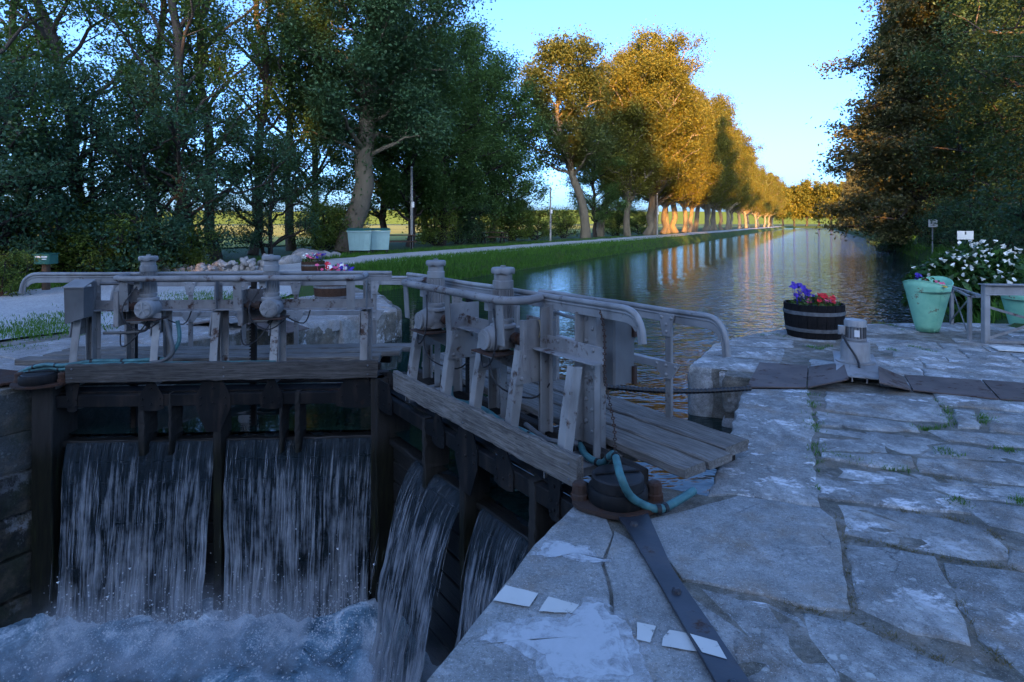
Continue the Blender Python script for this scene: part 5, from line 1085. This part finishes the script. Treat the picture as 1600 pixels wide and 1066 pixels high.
for i, (k, px, Y, s, rz, lb) in enumerate([
    ('poplar1', -60, 16, 1.0, 0, 'leaning poplar at the far left edge with sunlit tip'), ('poplar1', 128, 19.5, 1.0, .15, 'poplar with a pale trunk leaning left above the letter box'),
    ('poplar3', 40, 22, 1.0, 2.0, 'leafy poplar behind the letter box'), ('poplar2', 302, 21, 1.0, .1, 'tall poplar whose trunk leans left behind the left gate\'s motor'),
    ('poplar3', 338, 23, 1.05, 1.0, 'upright dark-trunked poplar behind the rubble heap'), ('poplar2', 225, 25, 1.0, 3.0, 'poplar between the two leaning trunks'), ('poplar3', 395, 25, 1.0, 4.0, 'poplar left of the ivy-clad plane tree, behind the boulders'),
    ('poplar2', 455, 29, 1.05, 5.1, 'slim poplar just left of the ivy-clad plane tree'), ('poplar3', 500, 33, 1.05, .6, 'poplar mostly hidden by the ivy-clad plane tree')]):
    tree(k, onground(px, Y), s, rz, lb, G1, 'poplar_tree')
tree('ivy', onground(553, 27.2), .96, 0.0, 'large ivy-clad plane tree with pale trunk beside the wheeled bins', 'plane trees', 'plane_tree')
for i, (px, Y, s, lb) in enumerate([(20, 17, 1.0, 'round dark elder behind the letter box'), (110, 18.5, 1.05, 'dense dark elder right of the letter box'), (258, 19, 1.05, 'dark elder behind the left gate\'s first motor'), (-70, 15, 1.0, 'elder at the far left edge'), (420, 23, .8, 'small elder behind the boulders')]):
    tree('elder', onground(px, Y), s, r.uniform(0, 6), lb, 'elders along the yard', 'elder_tree')
for i, (px, Y, s, lb) in enumerate([(640, 34, .95, 'slender tree behind the picnic table by the bins'), (690, 36, 1.0, 'slender tree right of the pale pole'), (735, 40, 1.1, 'tree with sunlit top right of the ivy-clad plane'), (770, 44, 1.05, 'tree behind the second picnic table'), (800, 48, .75, 'low tree in the gap left of the leaning plane'), (600, 36, 1.0, 'tree directly behind the right bin'), (930, 60, .9, 'tree behind the leaning plane\'s trunk'), (965, 66, .8, 'tree between leaning plane and lit trunks'), (665, 44, 1.05, 'back tree between pole and bins'), (715, 52, 1.1, 'back tree rising behind the slender trees')]):
    tree('mid', onground(px, Y), s, r.uniform(0, 6), lb, 'trees beyond the path', 'bank_tree')
tree('lean', onground(905, 54), 1.0, 0, 'plane tree with a bent pale trunk leaning left over the path', 'plane trees', 'plane_tree')
tree('lean', onground(945, 62), 1.0, 2.6, 'straighter plane tree just right of the bent one', 'plane trees', 'plane_tree')
for i, u in enumerate([61, 66, 70.5, 76, 80.5, 86, 90, 95.5, 101, 106, 112, 118, 125, 132, 140, 149, 159, 170, 182, 196, 212, 230, 250, 275, 305]):
    p = L(u, -16.8 + r.uniform(-.5, .5)); p.z = ground_z(p.x, p.y)
    lb = '%s plane tree of the sunlit left bank row' % ('first', 'second', 'third', 'fourth', 'fifth', 'sixth', 'seventh', 'eighth', 'ninth', 'tenth')[i] if i < 10 else 'plane tree in the distant part of the left bank row'
    tree(('plane1', 'plane2')[i % 2], p, r.uniform(.86, 1.1), r.uniform(0, 6), lb, 'plane trees in the left bank row', 'plane_tree')
for i, v in enumerate(np.linspace(-20, 26, 9)):
    p = L(352 + r.uniform(-6, 10), v, .3); tree('far', p, r.uniform(1.15, 1.45), r.uniform(0, 6), 'distant tree closing the end of the canal', 'trees at the canal\'s end', 'far_tree')
# right bank
tree('mid', onground(1448, 58), 1.75, 1.0, 'tall tree with a sunlit orange top above the huge conifer', 'right bank trees', 'bank_tree', 'leaf_plane2')
tree('chestnut', onground(1440, 43), 1.0, 0, 'huge dark conifer with drooping layered boughs on the right bank', 'right bank trees', 'conifer_tree')
for i, (u, v, s, lb) in enumerate([(78, 11, 1.0, 'dark conifer just behind the huge one'), (98, 11, .95, 'third conifer along the right bank'), (120, 12, .95, 'fourth conifer along the right bank'), (150, 12, .95, 'conifer in the far part of the right bank'), (185, 13, .95, 'conifer in the far part of the right bank'), (230, 13, .95, 'conifer in the far part of the right bank'), (285, 14, .95, 'conifer in the far part of the right bank')]):
    p = L(u, v); p.z = ground_z(p.x, p.y); tree('chestnut', p, s * .8, r.uniform(0, 6), lb, 'right bank conifers', 'conifer_tree')
for i, (px, Y, s, rz, lb) in enumerate([(1610, 33, 1.15, 0, 'broad ash whose sunlit boughs fill the upper right'), (1745, 24, 1.0, 2, 'ash with boughs hanging in from the right edge'), (1530, 56, 1.25, 4, 'ash behind the sign on the right bank'), (1640, 46, 1.1, 1, 'ash deep in the shade at the right edge'), (1850, 16, .7, 3, 'near ash just outside the right edge')]):
    tree('ash', onground(px, Y), s, rz, lb, 'ashes on the right bank', 'ash_tree')
# the wood behind the photographer, whose shade lies over the lock
for i in range(30):
    x = -52 + (i // 2) * 6.0 + 3 * (i % 2); p = Vector((x + r.uniform(-1, 1), -36 - 9 * (i % 2) + r.uniform(-1, 1), 0)); p.z = 0
    tree('chestnut' if i % 2 == 1 else 'ash', p, r.uniform(.92, 1.06) * (.75 if i % 2 else 1) * (.95 if x < -24 else 1.22 if x < -9 else 1.5 if x < 2.5 else .9 if x < 16 else .88), r.uniform(0, 6), 'tall leafy tree of the wood behind the photographer', 'wood behind the photographer', 'ash_tree')
# shrubs
bs = [(-4, 13.2, .5, 'leaf_bright', 'yellow-green clipped shrub at the left edge'), (50, 18.5, 1.2, None, 'shrub behind the letter box'), (125, 18, 1.2, None, 'shrub right of the letter box'), (165, 17, .9, None, 'shrub beside the low flowers'), (215, 17.5, 1.2, 'leaf_elder', 'dark shrub behind the first motor of the left gate'), (285, 18.6, .7, None, 'small shrub left of the rubble heap'), (-30, 17, 1.2, None, 'shrub half outside the left edge'),
      (505, 27, 1.1, None, 'shrub left of the plane tree\'s foot'), (530, 29, 1.2, None, 'shrub behind the plane tree\'s foot'), (680, 36, 1.3, None, 'shrub right of the first picnic table'), (715, 38, 1.4, 'leaf_ivy', 'dark shrub between the picnic tables'), (745, 42, 1.4, None, 'shrub behind the second picnic table'), (800, 46, 1.5, 'leaf_bright', 'bright shrub left of the thin pole'), (835, 48, 1.3, None, 'shrub beside the thin pole'), (880, 55, 1.4, None, 'shrub left of the bent plane trunk'), (960, 66, 1.4, None, 'shrub before the lit trunks'), (1000, 74, 1.6, None, 'shrub under the first plane of the row'),
      (1490, 34, 1.5, 'leaf_ivy', 'dark shrub behind the sign post'), (1530, 30, 1.6, 'leaf_elder', 'dark shrub behind the lilies'), (1590, 26, 1.6, 'leaf_ivy', 'dark shrub at the right edge'), (1400, 48, 1.3, 'leaf_ivy', 'dark shrub at the conifer\'s foot'), (1640, 20, 1.4, 'leaf_elder', 'shrub outside the right edge'), (1375, 60, 1.5, 'leaf_ivy', 'dark shrub at the water under the conifers')]
for px, Y, s, lm, lb in bs: tree('bush', onground(px, Y), s, r.uniform(0, 6), lb, 'shrubs', 'shrub', lm, 'shrub')
bw = bpy.data.objects
# grass: blades as one mass per place
def blades(name, pts, h, w, mat, label, seed, lean=.35):
    rg = np.random.default_rng(seed); n = len(pts); hh = h * rg.uniform(.5, 1.3, n); a = rg.uniform(0, 6.283, n); d = np.stack([np.cos(a), np.sin(a), np.zeros(n)], -1); b = rg.uniform(0, 6.283, n); ln = np.stack([np.cos(b), np.sin(b), np.zeros(n)], -1) * (hh * lean * rg.uniform(.2, 1.6, n))[:, None]
    ww = (w * rg.uniform(.6, 1.3, n))[:, None]; mid = pts + ln * .35 + np.array([0, 0, 1.]) * (hh * .6)[:, None]; top = pts + ln + np.array([0, 0, 1.]) * hh[:, None]
    V = np.stack([pts - d * ww, pts + d * ww, mid + d * ww * .6, mid - d * ww * .6, top], 1).reshape(-1, 3); i5 = np.arange(n)[:, None] * 5
    F = np.concatenate([i5 + np.array([[0, 1, 2]]), i5 + np.array([[0, 2, 3]]), i5 + np.array([[3, 2, 4]])], 0); tone = np.tile(rg.random(n), 3)
    o = link(name, np_mesh(name, V, F, tone), M[mat]); return tag(o, label, 'grass', None, 'stuff')
def on_uv(u, v): 
    x = u * US + v * UC; y = u * UC - v * US; return np.stack([x, y, np.array([ground_z(a, b) for a, b in zip(x, y)])], -1)
rg = np.random.default_rng(3)
n = 26000; u = 12 + rg.exponential(16, n); u = u[u < 90]; v = np.array([vL(q) for q in u]) - .12 - rg.random(len(u)) ** 1.2 * 1.35
blades('bank_grass', on_uv(u, v), .17, .012, 'grass_blade', 'lush green grass on the left bank between path and water', 4)
n = 9000; u = 15 + rg.exponential(16, n); v = -15.7 - rg.random(n) * 2.2; blades('verge_grass', on_uv(u, v), .12, .012, 'grass_blade', 'short grass verge beyond the gravel path', 5)
n = 5000; u = rg.uniform(-2, 16, n); v = -16.7 - rg.random(n) * 1.6; blades('hedge_grass', on_uv(u, v), .18, .012, 'grass_blade', 'grass at the foot of the left hedge', 6)
n = 14000; u = 13 + rg.exponential(22, n); v = np.array([vR(q) for q in u]) + .05 + rg.random(n) ** 1.3 * 4.0; blades('right_bank_grass', on_uv(u, v), .30, .016, 'grass_blade', 'long grass on the right bank by the water', 7)
# weeds rooted in the yard and in the joints of the quay
def tufts(centres, n, sp):
    out = []
    for (x, y, k) in centres:
        m_ = int(n * k); out.append(np.stack([rg.normal(x, sp * k, m_), rg.normal(y, sp * k * .6, m_), np.full(m_, ground_z(x, y) + .05 if UV(x, y)[1] < -9.8 else -.02)], -1))
    return np.concatenate(out)
yc = [(P(px, py, 0).x, P(px, py, 0).y, k) for px, py, k in ((60, 512, 1.6), (85, 505, 1.3), (48, 527, 1), (20, 520, 1), (110, 495, 1.2), (330, 462, 2.2), (350, 470, 2.0), (310, 472, 1.4), (400, 468, 1.5), (170, 478, 1), (560, 452, 1.6), (10, 545, .8), (100, 518, 1.2))]
blades('yard_weeds', tufts(yc, 420, .32), .045, .006, 'grass_blade', 'patches of low weeds in the gravel yard', 8)
qc = []
for line in ([(1250, 590), (1262, 610), (1270, 645), (1277, 680), (1274, 715), (1276, 770)], [(1280, 705), (1320, 715), (1370, 728), (1420, 735)], [(1430, 665), (1450, 672), (1490, 662), (1480, 640), (1465, 625)], [(1530, 640), (1540, 660), (1545, 650)], [(1560, 700), (1590, 705)], [(1470, 700), (1500, 715)], [(1590, 780), (1598, 788)], [(1490, 780), (1510, 795)], [(1180, 525), (1205, 522), (1235, 528)], [(1262, 540), (1280, 545), (1300, 538)], [(1360, 505), (1385, 505), (1412, 516)], [(1420, 540), (1440, 545), (1460, 550)], [(1600, 625), (1570, 630)], [(1380, 545), (1400, 548)]):
    for i in range(len(line) - 1):
        for k in range(6):
            f = rg.random(); px = line[i][0] + (line[i + 1][0] - line[i][0]) * f; py = line[i][1] + (line[i + 1][1] - line[i][1]) * f; p = P(px, py); qc.append((p.x, p.y, rg.uniform(.3, 1.0)))
blades('joint_weeds', tufts(qc, 26, .045), .04, .003, 'grass_blade', 'green weeds growing in the joints of the right quay', 9, .6)
dc = []
for line in ([(1310, 800), (1320, 860), (1334, 930), (1330, 960)], [(1330, 840), (1400, 852), (1460, 868), (1520, 878), (1590, 890)], [(1470, 885), (1500, 940), (1525, 990), (1580, 1045)], [(1545, 825), (1580, 860)], [(1400, 795), (1470, 805), (1540, 822)], [(1440, 740), (1500, 750), (1560, 760)], [(1340, 970), (1420, 1005), (1480, 1035)], [(1050, 905), (1075, 900)], [(1035, 885), (1050, 912)], [(1010, 885), (1040, 895)], [(1200, 935), (1320, 965)]):
    for i in range(len(line) - 1):
        for k in range(7):
            f = rg.random(); px = line[i][0] + (line[i + 1][0] - line[i][0]) * f; py = line[i][1] + (line[i + 1][1] - line[i][1]) * f; p = P(px, py); dc.append((p.x, p.y, rg.uniform(.2, .8)))
blades('dry_weeds', tufts(dc, 40, .03), .022, .0022, 'grass_dry', 'dry straw-coloured weeds in the wide joints of the right quay', 10, 1.6)
# white arum lilies by the railing
lr = empty('arum_lilies', D(1525, 470, 12.2) * 1, 0, 'big clump of white arum lilies behind the grey railing', 'flowers'); lr.location.z = -.1; rg2 = np.random.default_rng(8)
n = 4200; a = rg2.uniform(0, 6.283, n); q = np.sqrt(rg2.random(n)); x = q * np.cos(a) * 1.3; y = q * np.sin(a) * .9; h = (1.25 * (1 - .55 * q ** 2)) * rg2.random(n) ** .6
V, F = leaves_np(np.stack([x, y, h], -1), None, .12, rg2, .2, .42); link('leaves', np_mesh('leaves', V, F, rg2.random(n)), M['leaf_lily'], lr)
m = MB(); r = random.Random(3)
sp = MB(); nn = 9; V = []
for k in range(nn):
    t = k / (nn - 1); a_ = math.pi * 2 * t; V.append((math.cos(a_) * .045 + (.035 if 3 <= k <= 5 else 0) * -1, math.sin(a_) * .036, .03 + .02 * math.cos(a_)))
V2 = [(0, 0, -.045)] + V
sp.add(V2, [(0, 1 + k, 2 + k) for k in range(nn - 1)])

s0 = sp.build('spathe', M['petal_white'], lr, True); first = True
for i in range(190):
    a = r.uniform(0, 6.283); q = math.sqrt(r.random()); hh = 1.28 * (1 - .5 * q * q) + r.uniform(-.12, .1)
    o = s0 if first else s0.copy()
    if not first: COL.objects.link(o)
    first = False; o.location = (q * math.cos(a) * 1.3, q * math.sin(a) * .9 - .1, hh if r.random() < .8 else hh * r.uniform(.4, .9)); o.rotation_euler = (r.uniform(-.5, .5), r.uniform(-.5, .5), r.uniform(0, 6)); s = r.uniform(.55, .95); o.scale = (s, s, s)
# far hills
m = []; n = 60; V = []
for i in range(n + 1):
    a = -1.2 + 2.6 * i / n; h = 40 + 60 * float(fbm(np.array(i * .17), np.array(2.2), None, 4, 2)); V += [(3200 * math.sin(a), 3200 * math.cos(a), -5), (3300 * math.sin(a), 3300 * math.cos(a), h), (3700 * math.sin(a), 3700 * math.cos(a), -5)]
F = [(i * 3 + k, i * 3 + k + 1, (i + 1) * 3 + k + 1, (i + 1) * 3 + k) for i in range(n) for k in range(2)]
tag(link('hills', np_mesh('hills', V, F), M['earth'], None, True), kind='structure')
# a low mist of fine droplets where the falls hit the lower water
def mist():
    t = NT('mist'); w = t.n('NewGeometry').outputs['Position']; n = t.noise(w, 3.2, 3, .6)
    sep = t.n('SeparateXYZ'); t.l(w, sep.inputs[0]); h = t.n('MapRange'); h.inputs['From Min'].default_value = LW + .75; h.inputs['From Max'].default_value = LW; t.l(sep.outputs[2], h.inputs['Value'])
    v = t.n('VolumePrincipled'); v.inputs['Color'].default_value = (.95, .97, 1, 1); v.inputs['Anisotropy'].default_value = .2
    d = t.math('MULTIPLY', t.math('POWER', h.outputs[0], 2.2), t.ramp(n, [(.38, 0.0), (.68, 1.0)])); t.l(t.math('MULTIPLY', d, 5.0), v.inputs['Density']); t.l(v.outputs[0], t.out.inputs['Volume']); M['mist'] = t.m
mist()
def mist_box(g, s0, s1, label):
    m = MB(); c = g.c; q = [c(s0, -.08, LW - .1), c(s1, -.08, LW - .1), c(s1, -1.15, LW - .1), c(s0, -1.15, LW - .1)]; m.prism(q, (0, 0, .85))
    o = m.build('mist', M['mist'], None, False, (g.h.x, g.h.y, 0), (0, 0, math.atan2(g.ex.y, g.ex.x))); tag(o, label, 'mist', None, 'stuff')
mist_box(GL, .2, 2.75, 'pale mist of droplets at the foot of the left gate\'s falls'); mist_box(GR, .75, 2.6, 'pale mist of droplets at the foot of the right gate\'s falls')
scene.cycles.volume_step_rate = 4.0; scene.cycles.volume_max_steps = 64; scene.cycles.volume_bounces = 2
